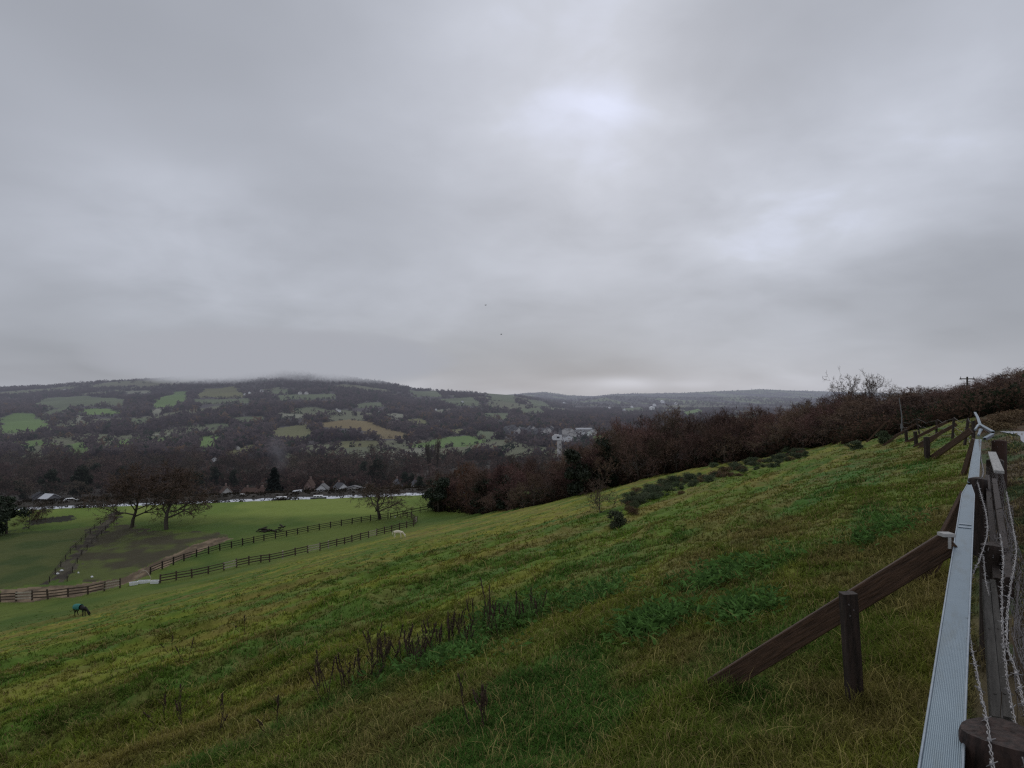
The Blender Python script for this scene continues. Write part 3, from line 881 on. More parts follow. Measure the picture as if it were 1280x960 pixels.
# silhouette of the wood along the pasture's lower and far edge
edge = [(528, 640), (575, 641), (620, 639), (660, 634), (700, 625), (740, 615), (770, 608), (800, 600), (835, 592), (870, 585), (910, 578), (950, 571), (985, 565), (1010, 561), (1035, 555), (1060, 550)]
top = ([500, 530, 560, 600, 640, 660, 690, 720, 740, 770, 800, 850, 900, 940, 970, 1000, 1040, 1070, 1100, 1130, 1200, 1230, 1260, 1290, 1400],
       [600, 596, 592, 590, 580, 577, 574, 562, 548, 533, 523, 518, 516, 513, 510, 506, 499, 494, 490, 486, 479, 471, 461, 457, 457])
EP = [ground(a, b) for a, b in edge]
ey = np.array([p.y for p in EP]); ex = np.array([a for a, b in edge])
GR_W = 'bare trees of the wood along the far edge of the pasture'
LB_W = 'bare reddish brown winter tree in the dense wood along the far edge of the pasture'
cnt = 0
for row, (back, step) in enumerate(((2, 17), (8, 18), (17, 20), (30, 26))):
    px = 545 + row * 5
    while px < 1075:
        q = px + random.uniform(-5, 5)
        Y = float(np.interp(q, ex, ey)) + back * (0.55 if q > 900 else 1) + random.uniform(-1.5, 1.5)
        g = at(q, Y)
        t = (HY - np.interp(q, *top)) / F * Y
        h = (t - g.z) * (random.uniform(.74, 1.06) if row > 0 else random.uniform(.45, .85))
        if h > 1.5:
            k = random.randrange(7)
            plant('bare_tree', BT[k], g, h / 10.5, LB_W, 'tree', GR_W, sx=max(1.0, min(1.9, 6.0 / h)) * random.uniform(.85, 1.15)); cnt += 1
        px += step * random.uniform(.75, 1.25) * (1 if q < 900 else .8)
# upper right: trees along the skyline, past the end of the fence
GR_S = 'bare trees on the skyline beyond the fence end'
LB_S = 'dark bare tree in the row along the skyline beyond the far end of the fence'
for row, (Y0, step) in enumerate(((66, 16), (74, 17), (86, 20))):
    px = 1075 - row * 8
    while px < 1345:
        q = px + random.uniform(-5, 5); Y = Y0 + random.uniform(-3, 3) - max(0, q - 1200) * .10
        g = at(q, Y); t = (HY - np.interp(q, *top)) / F * Y
        h = (t - g.z) * (random.uniform(.68, .90) if row < 2 else random.uniform(.86, 1.0))
        if h > 1.0:
            plant('bare_tree', BT[random.randrange(7)], g, h / 10.5, LB_S, 'tree', GR_S, sx=max(1.0, min(2.0, 6.5 / h)) * random.uniform(.9, 1.15))
        px += step * random.uniform(.8, 1.2)
# two open-crowned trees standing above that row
for q, hh, lab in ((1061, 473, 'tall thin bare tree on the skyline, left one of the pair above the wood'), (1087, 472, 'tall thin bare tree on the skyline, right one of the pair above the wood')):
    g = at(q, 84); h = (HY - hh) / F * 84 - g.z
    plant('bare_tree', bare_tree(int(q), 10, spread=.5, nl=(8, 6, 5, 4), trunk_f=.4, up=.3, twig_w=.05, mt=M_twig_oak), g, h / 10.2, lab, 'tree', sx=.85)
g = at(1264, 54)
plant('conifer', conifer(77, 9, 3.2, M_conif), g, .23, 'dark conifer at the right edge, behind the bracken bank over the road', 'tree')
g = at(1246, 56)
plant('dark_evergreen', EV[1], g, .22, 'dark evergreen bush beside the conifer over the road', 'tree')
# dark evergreens at the foot of the pasture
for i, (a, b, tp, lab) in enumerate(((548, 641, 594, 'dark rounded evergreen at the near left corner of the wood, by the fence bend'), (633, 637, 594, 'dark rounded evergreen at the foot of the pasture, right of the russet tree'), (604, 640, 600, 'dark evergreen between the russet tree and the rounded evergreen'),
                                     (722, 620, 556, 'tall dark evergreen inside the wood, under the white tower'), (750, 612, 548, 'dark holly tree in the wood where the slope steepens'), (700, 624, 585, 'low dark evergreen at the edge of the wood below the tower'))):
    g = ground(a, b); g = at(a, g.y + (1.5 if i < 3 else 3))
    h = (HY - tp) / F * g.y - g.z
    plant('evergreen_tree', EV[i % 3], g, h / 8, lab, 'tree', sx=1.2 if i < 3 else .9)
g = ground(585, 640); plant('russet_tree', bare_tree(41, 10, spread=.6, twig_w=.06, mt=mat_simple('russet_twigs', (.16, .075, .04), (.10, .055, .035), 1)), g, .95, 'russet leaved tree between two dark evergreens at the foot of the pasture')

# the spreading trees in the paddocks
ok1 = bare_tree(501, 10, spread=1.0, nl=(12, 9, 7, 5), trunk_f=.26, up=.14, twig_w=.075, mt=M_twig_oak, lean=(.22, 0), r0=.030, gnarl=.3)
ok2 = bare_tree(502, 10, spread=1.05, nl=(12, 9, 7, 5), trunk_f=.24, up=.13, twig_w=.075, mt=M_twig_oak, lean=(.12, .1), r0=.032, gnarl=.32)
plant('oak_tree', ok1, ground(165, 659), 1.08, 'left of the two big bare oaks by the muddy paddock, with a leaning trunk', sx=1.2, rz=0.2)
plant('oak_tree', ok2, ground(208, 662), 1.12, 'right of the two big bare oaks by the muddy paddock, widest crown', sx=1.3, rz=1.3)
ok3 = bare_tree(503, 10, spread=1.5, nl=(13, 8, 6, 5), trunk_f=.25, up=.0, twig_w=.06, mt=M_twig_oak, lean=(.04, 0), r0=.036, gnarl=.3)
plant('spreading_tree', ok3, ground(475, 649), .76, 'small spreading bare tree standing alone inside the fenced paddock', sx=1.45, rz=2.2)
g = ground(8, 667); plant('evergreen_tree', EV[0], g, 1.0, 'dark evergreen at the left edge of the meadow', sx=1.1)
plant('bare_bush', bare_tree(61, 10, spread=.9, trunk_f=.05, twig_w=.09, mt=mat_simple('red_bush_twigs', (.10, .045, .035), (.06, .035, .03), 1)), ground(36, 661), .38, 'reddish bare bush beside the dark evergreen at the left edge', 'bush', sx=1.3)
plant('bare_bush', bare_tree(62, 10, spread=.9, trunk_f=.05, twig_w=.09, mt=M_twig_v), ground(52, 648), .32, 'brown bare bush on the bank in front of the canal', 'bush', sx=1.5)

# valley trees beyond the canal
GR_V = 'bare trees massed in the valley beyond the canal'
LB_V = 'bare brown tree in the mass of trees on the valley floor beyond the canal'
for row, (Y0, Y1, a, b, step) in enumerate(((300, 335, -60, 262, 26), (345, 395, -60, 545, 24), (410, 450, -60, 700, 24), (470, 580, -70, 740, 27))):
    px = a
    while px < b:
        Y = random.uniform(Y0, Y1); g = at(px + random.uniform(-6, 6), Y)
        h = random.uniform(11, 18) * (0.75 if row == 0 else .9 if row == 1 else 1) * (.8 if px > 540 else 1)
        plant('bare_tree', BV[random.randrange(5)], g, h / 10.5, LB_V, 'tree', GR_V, sx=random.uniform(.95, 1.35))
        px += step * random.uniform(.7, 1.3)
for row, (Y0, Y1, a, b, step) in enumerate(((175, 200, 575, 700, 18), (215, 260, 570, 720, 18), (280, 340, 545, 735, 18))):
    px = a
    while px < b:
        Y = random.uniform(Y0, Y1); g = at(px + random.uniform(-6, 6), Y)
        tt = (HY - (596 - (px - 560) * .10 - row * 4)) / F * Y
        h = max(5, min(15, tt - g.z)) * random.uniform(.75, 1)
        plant('bare_tree', BV[random.randrange(5)], g, h / 10.5, 'bare brown tree in the hollow between the wood and the white tower', 'tree', 'bare trees in the hollow below the tower', sx=random.uniform(1, 1.4))
        px += step * random.uniform(.7, 1.3)
GR_E = 'dark evergreens among the valley trees'
for q, Y, s in ((25, 325, 1.1), (62, 330, 1.5), (100, 330, 1.7), (118, 395, 1.4), (150, 395, 1.2), (245, 340, 1.3), (268, 390, 1.2), (292, 372, 1.1), (465, 395, 1.4), (474, 392, 1.6), (455, 430, 1.3), (505, 378, .9), (525, 330, .9), (538, 300, .8), (515, 372, .8)):
    plant('evergreen_tree', EV[random.randrange(3)], at(q, Y), s * 1.2, 'dark evergreen among the bare trees on the valley floor beyond the canal', 'tree', GR_E, sx=random.uniform(.8, 1.05))
plant('conifer', conifer(71, 10, 3.3, M_conif), at(343, 270), 1.42, 'broad black conifer standing by the houses beyond the canal')
pop = bare_tree(81, 10, nl=(16, 6, 5, 3), trunk_f=.12, twig_w=.05, mt=M_twig_v, column=True, up=.6)
plant('poplar_tree', pop, at(537, 420), 2.5, 'tall narrow poplar, left one of the pair beyond the canal', rz=0.3, sx=.62)
plant('poplar_tree', pop, at(546, 425), 2.75, 'tall narrow poplar, right one of the pair beyond the canal', rz=2.3, sx=.62)
plant('orange_tree', leaf_tree(91, 10, 2.4, 14, 1500, .3, M_russet, conic=1.0), at(569, 360), 1.15, 'orange leaved tree glowing among the bare trees right of the poplars')

# bushes on the slope
def bush(nm, a, b, hpx, meshes, base_h, lab, group=None, sx=1.0, cat='bush'):
    g = ground(a, b); return plant(nm, meshes, g, hpx / F * g.y / base_h, lab, cat, group, sx=sx)
TB = bare_tree(63, 10, spread=.85, trunk_f=.03, up=.35, nl=(14, 6, 5, 3), twig_w=.13, mt=M_twig_oak)
GB = [leaf_tree(320 + i, 3, 2.0, 26, 3000, .16, M_gorse, low=.02, trunk=True) for i in range(3)]
GS = [leaf_tree(340 + i, 2.2, 3.0, 30, 3200, .15, M_gorse, low=.0) for i in range(2)] + [leaf_tree(345, 2.2, 3.0, 24, 2000, .16, M_bracken, low=.0)]
bush('thorn_bush', 750, 641, 34, TB, 9, 'bare thorn bush on the pasture near the edge of the wood', sx=1.0)
bush('evergreen_bush', 770, 660, 20, GB[2], 3, 'small dark bush alone on the pasture below the thorn bush', sx=1.15)
bush('gorse_bush', 1069, 562, 11, GB[0], 3, 'low green gorse bush at the top of the pasture, left of the round one', sx=1.6)
bush('gorse_bush', 1106, 555, 16, GB[1], 3, 'round grey green gorse bush at the top of the pasture near the fence stakes', sx=.95)
bush('gorse_bush', 1007, 571, 7, GB[2], 3, 'small gorse clump on the brow of the pasture', sx=1.0)
for i in range(120):
    f = random.random()
    a = 785 + 225 * f; b = np.interp(a, [785, 830, 880, 930, 1010], [634, 610, 597, 585, 566]) + random.gauss(0, 6.5) * (1 - .45 * f)
    k = random.choice((0, 1, 0, 1, 2))
    bush(('gorse_shrub', 'gorse_shrub', 'bracken_clump')[k], a, b, random.uniform(3, 8) * (1 - .35 * f), GS[k], 2.2,
         ('low dark green shrub in the band of scrub running along the edge of the wood', 'low dark green shrub in the band of scrub running along the edge of the wood', 'clump of dead brown bracken in the band of scrub along the wood')[k],
         ('shrubs in the scrub band', 'shrubs in the scrub band', 'bracken clumps in the scrub band')[k], sx=random.uniform(.9, 1.6), cat='shrub' if k < 2 else 'bracken')
for a, b in ((1243, 545), (1262, 540), (1280, 536), (1252, 530), (1271, 530), (1236, 538), (1290, 540)):
    g = at(a, 31 + (545 - b) * .35)
    plant('bracken_clump', GS[2], g, .22, 'clump of dead brown bracken on the bank across the road', 'bracken', 'bracken on the road bank', sx=1.5)


# ------------------------------------------------------------------ far wood on the opposite hill (one mass)
def far_wood():
    n = 44000
    px = RNG.uniform(-120, 1010, n)
    u = (px - 640) / F
    q = RNG.random(n)
    Y = 590 + 2160 * q ** 1.4
    x = u * Y; y = Y
    z = Hbase(x, y)
    ok = np.ones(n, bool)
    for fc, poly in HILL_POLYS:
        ok &= ~inpoly(x, y + 4, poly)
    pyt = HY - (z + 8.5) / y * F
    for (fc, poly), (_, pp) in zip(HILL_POLYS, HILL_FIELDS):
        ok &= ~(inpoly(px, pyt, pp) & (RNG.random(n) < .85))
    for pp in CLEAR: ok &= ~(inpoly(px, pyt, pp) & (RNG.random(n) < .9)); ok &= ~(inpoly(px, HY - z / y * F, pp) & (y < 940) & (RNG.random(n) < .6))
    dens = fbm(x / 170, y / 300, 91, 4)
    ok &= RNG.random(n) < np.clip(sm(dens, 0.37, 0.44) + 0.05, 0, 1)
    ok &= ~((px > 715) & (Y > 2400)) 
    ok &= z > -70
    x, y, z, px = x[ok], y[ok], z[ok], px[ok]
    m = 9000
    fp = RNG.uniform(650, 1090, m); fy = 2750 + 4300 * RNG.random(m); fx = (fp - 640) / F * fy
    fk = (RNG.random(m) < .25 + .75 * sm(fbm(fx / 150, fy / 700, 99, 3), .46, .54)); fx, fy = fx[fk], fy[fk]
    x = np.concatenate([x, fx]); y = np.concatenate([y, fy]); z = np.concatenate([z, Hbase(fx, fy)])
    # thick hedges round the fields
    hx = []; hy = []
    for fc, poly in HILL_POLYS:
        m = len(poly)
        for i in range(m):
            a, b = np.array(poly[i]), np.array(poly[(i + 1) % m]); L = np.hypot(*(b - a)); k = int(L / 9) + 1
            if a[1] > 2900: continue
            t = RNG.random(k); keep = RNG.random(k) < .8
            P = a + (b - a) * t[keep][:, None] + RNG.normal(0, 3, (keep.sum(), 2)); hx.append(P[:, 0]); hy.append(P[:, 1])
    hx = np.concatenate(hx); hy = np.concatenate(hy)
    n1 = len(x); x = np.concatenate([x, hx]); y = np.concatenate([y, hy]); z = np.concatenate([z, Hbase(hx, hy)])
    n = len(x)
    ht = RNG.uniform(6, 12, n) * (0.85 + 0.4 * fbm(x / 90, y / 90, 92, 2)); ht[n1:] *= .5
    ht *= np.where(y > 1800, .85, 1.0)
    rad = ht * RNG.uniform(.42, .62, n)
    base = np.array((0.114, 0.090, 0.094)) + (fbm(x / 130, y / 200, 93, 3) - .5)[:, None] * np.array((.10, .09, .08))
    kind = RNG.random(n)
    base = np.where((kind < .10)[:, None], np.array((.045, .062, .045)), base)
    base = np.where(((kind > .9) & (y < 1500))[:, None], np.array((.17, .115, .08)), base)
    base = base * RNG.uniform(.86, 1.14, n)[:, None]
    T = 26
    v = RNG.normal(0, 1, (n, T, 3)); v /= np.linalg.norm(v, axis=2)[..., None]
    v *= RNG.uniform(.55, 1.0, (n, T, 1)); v[..., 2] = np.abs(v[..., 2]) * 1.0
    c = np.stack([x, y, z - .4], 1)[:, None, :] + v * np.stack([rad, rad, ht * .92], 1)[:, None, :]
    c[..., 2] += ht[:, None] * .06
    t = RNG.normal(0, 1, (n, T, 3, 3)) * (rad * .30)[:, None, None, None]
    V = (c[:, :, None, :] + t)
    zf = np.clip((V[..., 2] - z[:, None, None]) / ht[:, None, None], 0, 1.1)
    colr = base[:, None, None, :] * (0.6 + 0.6 * zf[..., None])  # crown shading put into the vertex colour: darker low down, lighter on top
    V = V.reshape(-1, 3); i = np.arange(len(V)).reshape(-1, 3)
    # a few twisted skirts close each crown down to the ground
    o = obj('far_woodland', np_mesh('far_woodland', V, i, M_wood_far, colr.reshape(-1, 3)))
    tag(o, 'purplish brown winter woodland and hedges covering the opposite hillside', 'woodland', kind='stuff')


far_wood()


def clumps(name, x, y, ht, rad, base, T, label, cat, leaf=.3, dark=.45):
    n = len(x); z = H(x, y)
    v = RNG.normal(0, 1, (n, T, 3)); v /= np.linalg.norm(v, axis=2)[..., None]
    v *= RNG.uniform(.35, 1.0, (n, T, 1)); v[..., 2] = np.abs(v[..., 2])
    c = np.stack([x, y, z - .1], 1)[:, None, :] + v * np.stack([rad, rad, ht], 1)[:, None, :]
    V = c[:, :, None, :] + RNG.normal(0, 1, (n, T, 3, 3)) * (np.minimum(rad, ht) * leaf)[:, None, None, None]
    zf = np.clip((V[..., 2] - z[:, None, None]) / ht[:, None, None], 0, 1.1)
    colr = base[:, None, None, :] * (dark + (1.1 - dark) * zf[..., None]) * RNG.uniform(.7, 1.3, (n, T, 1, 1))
    V = V.reshape(-1, 3)
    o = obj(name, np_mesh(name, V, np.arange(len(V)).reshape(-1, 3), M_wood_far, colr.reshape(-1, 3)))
    tag(o, label, cat, kind='stuff')


def undergrowth():
    # bramble and saplings filling the wood along the pasture and the skyline row
    X = []; Yv = []; Hh = []
    n = 2600
    q = RNG.uniform(545, 1078, n); bk = 1.0 + 40 * RNG.random(n) ** 1.6
    Y = np.interp(q, ex, ey) + bk * np.where(q > 900, .55, 1); X.append((q - 640) / F * Y); Yv.append(Y); Hh.append(RNG.uniform(.5, 1.6, n) + RNG.random(n) ** 2 * 2.2 * (bk > 4))
    XA = len(X[0]); n = 1700; q = RNG.uniform(1060, 1350, n); Y = 55 + 36 * RNG.random(n) ** 1.4 - np.maximum(0, q - 1200) * .10
    X.append((q - 640) / F * Y); Yv.append(Y); Hh.append(RNG.uniform(.5, 1.5, n) + RNG.random(n) ** 2 * 1.5)
    x = np.concatenate(X); y = np.concatenate(Yv); h = np.concatenate(Hh); n = len(x)
    base = np.array((.125, .078, .055)) * RNG.uniform(.5, 1.3, n)[:, None]
    g = RNG.random(n) < .3; base[g] = np.array((.035, .045, .025)) * RNG.uniform(.6, 1.3, g.sum())[:, None]
    r = h * RNG.uniform(.5, 1.0, n)
    clumps('wood_undergrowth', x[:XA], y[:XA], h[:XA], r[:XA], base[:XA], 60, 'brown bramble, saplings and undergrowth filling the wood beneath the bare trees', 'undergrowth', leaf=.10)
    clumps('skyline_undergrowth', x[XA:], y[XA:], h[XA:], r[XA:], base[XA:], 120, 'brown bramble and saplings beneath the row of trees past the fence end', 'undergrowth', leaf=.055)
    # woodland floor of the valley beyond the canal, and the farther trees of that mass
    n = 5200
    q = RNG.uniform(-110, 780, n); Y = 335 + 290 * RNG.random(n); x = (q - 640) / F * Y
    d_ = fbm(x / 30, Y / 60, 97, 3)
    hs = [(at(p_, y_).x, y_) for p_, y_ in ((387, 330), (403, 325), (426, 335), (443, 330), (497, 350), (521, 350), (552, 330), (374, 310), (592, 390), (672, 430), (689, 440))]
    ok = np.ones(n, bool)
    for hx, hy in hs: ok &= ~((np.abs(x - hx * Y / hy) < 6) & (Y < hy + 6))
    ok &= ~((np.abs(q - 699) < 7) & (Y < 606))
    x, Y, d_, q = x[ok], Y[ok], d_[ok], q[ok]; n = len(x)
    h = RNG.uniform(2.0, 5, n) + 5.5 * sm(d_, .4, .65) * RNG.random(n) * (Y > 360)
    base = np.array((.115, .075, .062)) * RNG.uniform(.55, 1.3, n)[:, None]
    g = RNG.random(n) < .22; base[g] = np.array((.05, .055, .038)) * RNG.uniform(.6, 1.3, g.sum())[:, None]
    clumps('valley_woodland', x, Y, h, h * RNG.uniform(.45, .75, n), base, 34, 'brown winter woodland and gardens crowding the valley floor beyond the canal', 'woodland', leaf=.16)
    n = 900
    q = RNG.uniform(-110, 560, n); Y = RNG.uniform(182, 330, n); x = (q - 640) / F * Y
    h = RNG.uniform(.8, 2.2, n)
    base = np.array((.06, .05, .035)) * RNG.uniform(.5, 1.3, n)[:, None]
    clumps('garden_scrub', x, Y, h, h * RNG.uniform(.6, 1.2, n), base, 30, 'dark scrub on the bank between the canal and the houses', 'scrub', leaf=.2)


undergrowth()


# scrub fringe along the canal banks
def canal_fringe():
    n = 1700
    x = RNG.uniform(-190, -6, n); off = 0.242 * (x + 70)
    side = RNG.random(n)
    clump = fbm(x / 7, x * 0, 95, 2)
    y = np.where(side < .62, RNG.uniform(164.8, 177, n), 157.2 + RNG.normal(0, .35, n)) + off
    ok = (side < .62) | (clump > .60)
    x, y, side = x[ok], y[ok], side[ok]; n = len(x)
    z = Hbase(x, y)
    ht = np.where(side < .62, RNG.uniform(.25, .75, n), RNG.uniform(.3, 1.0, n)); rad = ht * RNG.uniform(.8, 1.8, n)
    T = 30
    v = RNG.normal(0, 1, (n, T, 3)); v /= np.linalg.norm(v, axis=2)[..., None]; v[..., 2] = np.abs(v[..., 2])
    c = np.stack([x, y, z], 1)[:, None, :] + v * np.stack([rad, rad, ht], 1)[:, None, :]
    V = c[:, :, None, :] + RNG.normal(0, 1, (n, T, 3, 3)) * .11
    colr = np.array((.035, .03, .022)) * RNG.uniform(.6, 1.5, (n, 1, 1, 1)) * np.ones((n, T, 3, 3))
    V = V.reshape(-1, 3)
    o = obj('bank_scrub', np_mesh('bank_scrub', V, np.arange(len(V)).reshape(-1, 3), M_wood_far, colr.reshape(-1, 3)))
    tag(o, 'dark scrub and dead reeds lining both banks of the canal', 'scrub', kind='stuff')


canal_fringe()


# ------------------------------------------------------------------ buildings
def house(name, loc, w, l, h, rh, wall, roof, rz=0.0, chimney=True, windows=True, lab='', group=None, cat='house', roofm=None):
    r = empty(name, loc, rz)
    if Vector(loc).y < 480: r.scale = (.8, .8, .8)
    mb = MB(); x, y = w / 2, l / 2
    b = -1.0
    mb.poly([(-x, -y, b), (x, -y, b), (x, y, b), (-x, y, b), (-x, -y, h), (x, -y, h), (x, y, h), (-x, y, h), (0, -y, h + rh), (0, y, h + rh)],
            [(0, 1, 5, 8, 4), (2, 3, 7, 9, 6), (1, 2, 6, 5), (3, 0, 4, 7)])
    mb.build('wall', wall, r)
    rf = MB(); e = .45; k = rh / x
    for sg in (-1, 1):
        P = [(0, -y - e, h + rh + .05), (0, y + e, h + rh + .05), (sg * (x + e), y + e, h - e * k + .05), (sg * (x + e), -y - e, h - e * k + .05)]
        Q = [(a, c, d + .22) for a, c, d in P]
        rf.poly(P + Q, [(0, 1, 2, 3), (4, 7, 6, 5), (0, 3, 7, 4), (2, 1, 5, 6), (3, 2, 6, 7), (1, 0, 4, 5)])
    ro = rf.build('roof', roof, r)
    if chimney:
        c = MB(); c.box((0, y * .6, h + rh + .5), (.9, .7, 1.6)); c.box((0, y * .6, h + rh + 1.38), (1.05, .85, .16)); c.build('chimney', M_brick, ro)
    if windows:
        for (a, z) in ((-x * .5, h * .3), (x * .5, h * .3), (-x * .5, h * .75), (x * .5, h * .75)):
            m = MB(); m.box((a, -y - .02, z), (w * .16, .1, h * .2)); m.build('window', M_glass, r)
        for a in (-.5, .5):
            m = MB(); m.box((x + .02, y * a, h * .55), (.1, l * .16, h * .25)); m.build('window', M_glass, r)
        m = MB(); m.box((0, -y - .03, 1.0), (1.0, .1, 2.0)); m.build('door', M_slate, r)
    tag(r, lab, cat, group)
    return r


def by_px(px, py, Y):
    """place at distance Y where the terrain is, checked against the seen base row"""
    return at(px, Y)


house('gabled_house', at(283, 300), 6.2, 9, 3.6, 3.4, M_cream, M_tile, .5, lab='cream gabled house with brown roof and white edging, left of the black conifer')
house('bungalow', at(314, 310), 10, 8, 2.6, 2.6, M_brick, M_tile, 1.4, lab='low brown roofed bungalow just left of the black conifer')
house('bungalow', at(331, 300), 7, 8, 2.6, 2.8, M_cream, M_tile, .9, lab='brown roofed bungalow half hidden by the black conifer')
house('pink_gabled_house', at(387, 330), 4.6, 9, 5.4, 3.6, M_brick, M_tile, .05, lab='narrow pinkish house with a steep gable beyond the canal')
house('white_house', at(403, 325), 7.0, 8, 3.4, 3.0, M_white, M_slate, .1, lab='white house with a dark gable end beyond the canal')
house('white_house', at(426, 335), 6.5, 8, 3.6, 2.8, M_white, M_slate, .7, lab='white house turned aside, right of the white gable beyond the canal')
house('long_bungalow', at(443, 330), 13, 5, 2.8, 1.6, M_cream, M_slate, 0.1, chimney=False, lab='long low cream bungalow beyond the canal behind the spreading tree')
house('flat_shed', at(374, 310), 9, 5, 2.4, .6, M_greyr, M_metalroof, .05, chimney=False, windows=False, lab='low shed with a pale metal roof beyond the canal', cat='shed')
house('grey_house', at(497, 350), 6, 8, 4.6, 3.2, M_greyr, M_slate, .3, lab='grey house with white gable trim above the paddock fence')
house('white_cottage', at(521, 350), 6, 7, 4, 2.8, M_white, M_slate, .6, lab='white cottage in front of the poplars')
house('white_cottage', at(552, 330), 5.5, 8, 5.6, 3.4, M_white, M_slate, -.2, lab='tall white gabled cottage right of the poplars')
house('white_cottage', at(592, 390), 8, 7, 5, 3.0, M_cream, M_slate, .6, lab='cream cottage among the trees right of the orange tree')
house('white_cottage', at(672, 430), 8, 8, 6, 3.2, M_brick, M_tile, .5, lab='pinkish cottage among bare trees below the tower')
house('white_bungalow', at(689, 440), 8, 7, 3.4, 2, M_white, M_metalroof, .2, lab='white roofed bungalow right below the tower', chimney=False)
house('barn', at(62, 300), 8, 6, 2.4, 2.2, M_greyr, M_metalroof, 1.3, chimney=False, windows=False, lab='low shed with a pale metal roof beyond the canal at the left', cat='shed')
house('barn', at(50, 310), 7, 6, 2.8, 2.4, M_greyr, M_slate, .8, chimney=False, windows=False, lab='grey roofed shed left of the pale roofed one beyond the canal', cat='shed')

# little vans parked by the houses
def car(loc, rz, paint, lab, s=1.0):
    r = empty('parked_car', loc, rz); r.scale = (s, s, s)
    b = MB()
    prof = [(-2.1, .35), (2.1, .35), (2.15, .75), (1.9, .95), (1.1, 1.02), (.45, 1.5), (-1.3, 1.52), (-1.95, 1.0), (-2.15, .8)]
    P = [(x, -.85, z) for x, z in prof] + [(x, .85, z) for x, z in prof]; n = len(prof)
    b.poly(P, [tuple(range(n)), tuple(range(2 * n - 1, n - 1, -1))] + [(i, n + i, n + (i + 1) % n, (i + 1) % n) for i in range(n)])
    b.build('body', paint, r)
    for x in (-1.3, 1.3):
        for y in (-.8, .8):
            w = MB(); w.tube([(x, y - .1, .33), (x, y + .1, .33)], .33, 12); w.build('wheel', M_glass, r)
    for sgn in (-1, 1):
        w = MB(); w.poly([(-1.2, sgn * .86, 1.05), (.7, sgn * .86, 1.05), (.35, sgn * .86, 1.42), (-1.15, sgn * .86, 1.42)], [(0, 1, 2, 3)]); w.build('window', M_glass, r)
    tag(r, lab, 'car')
car(at(302, 292), .2, M_white, 'white car parked between the gabled house and the bungalow', 1.5)
car(at(89, 290), .6, M_white, 'white car parked by the sheds beyond the canal at the left', 1.4)

# moored boats along the near bank
def boat(px, L, lab, rz=.236):
    x = (px - 640) / F * 155; off = .242 * (x + 70); Y = 158.9 + off; x = (px - 640) / F * Y
    r = empty('canal_boat', (x, Y, -27.4), rz); r.scale = (.8, .7, .7)
    h = MB(); n = 12
    P = []
    for i in range(n + 1):
        t = i / n; X = (t - .5) * L; w = .95 * min(1, 3.2 * (1 - abs(2 * t - 1)) + .05) ; sh = .35 + .2 * abs(2 * t - 1) ** 3
        P += [(X, -w, sh), (X, w, sh), (X, w * .75, -.2), (X, -w * .75, -.2)]
    fs = []
    for i in range(n):
        for k in range(4): fs.append((4 * i + k, 4 * i + 4 + k, 4 * i + 4 + (k + 1) % 4, 4 * i + (k + 1) % 4))
    h.poly(P, fs); h.build('hull', M_slate, r)
    c = MB(); c.bar((-L * .3, 0, .85), (L * .28, 0, .85), 1.5, .75, bev=.1); cb = c.build('cabin', M_white, r)
    for k in range(3):
        w = MB(); w.box((L * (-.2 + .18 * k), -.77, .92), (.5, .05, .3)); w.build('window', M_glass, cb)
    tag(r, lab, 'boat', None)
boat(352, 5.5, 'small white cabin boat moored on the canal below the black conifer')
boat(398, 5.0, 'white cabin boat on the canal below the white houses')

# white tower
g = at(699, 600); tw = empty('white_tower', g)
m = MB(); m.bar((0, 0, -3), (0, 0, 17), 4.4, 4.4, up=(0, 1, 0), w2=3.8, h2=3.8, bev=.3); m.build('shaft', M_cream, tw)
m = MB(); m.bar((-1, 0, 17), (-1, 0, 22), 7.0, 4.6, up=(0, 1, 0), bev=.3); hd = m.build('head_house', M_white, tw)
m = MB(); m.tube([(-4.6, -1, 19.0), (-4.6, 1, 19.0)], 2.3, 14); m.build('round_end', M_white, tw)
m = MB(); m.bar((1.2, 0, 22), (1.0, 0, 27), 3.4, 3.4, up=(0, 1, 0), w2=2.4, h2=2.4, bev=.2); m.build('stair_turret', M_greyr, tw)
m = MB(); m.poly([(-.4, -1.4, 27), (2.4, -1.4, 27), (2.4, 1.4, 27), (-.4, 1.4, 27), (1, 0, 29)], [(0, 1, 4), (1, 2, 4), (2, 3, 4), (3, 0, 4)]); m.build('roof', M_slate, tw)
for z in (3, 8, 13):
    m = MB(); m.box((.6, -2.22, z), (.8, .1, 1.8)); m.build('window', M_glass, tw)
m = MB(); m.box((-1.2, -2.36, 19.6), (2.6, .1, 1.5)); m.build('window', M_glass, hd)
tag(tw, 'tall pale tower with a wider white head rising from the valley trees', 'tower')

# works and terraces on the valley floor
wk = empty('works_building', at(730, 950)); wk.rotation_euler.z = .05
m = MB(); m.box((0, 0, 3), (23, 12, 8)); m.build('wall', M_white, wk)
m = MB(); m.bar((-12, 0, 7.4), (12, 0, 7.4), 13.5, .7, bev=.1); m.bar((-12, 0, 8.1), (12, 0, 8.1), 6, .7, bev=.1); m.build('roof', M_metalroof, wk)
for k in range(5):
    m = MB(); m.box((-9 + 4.5 * k, -6.05, 2.5), (2.2, .1, 2)); m.build('window', M_glass, wk)
tag(wk, 'long bright white flat roofed works building on the valley floor right of the tower', 'building')
GT = 'pale houses of the village on the valley floor'
LT = 'small pale terraced house in the village row on the valley floor left of the tower'
vill = [(633 + 4.3 * i + random.uniform(-1, 1), 930 + random.uniform(-25, 60), random.choice((M_cream, M_greyr, M_greyr, M_cream))) for i in range(14)]
proto_h = {}
for q, Y, wm in vill:
    o = house('village_house', at(q, Y), 7.5, 8, 5.6, 3.0, wm, M_slate, random.uniform(-.4, .9), chimney=False, windows=False, lab=LT, group=GT)
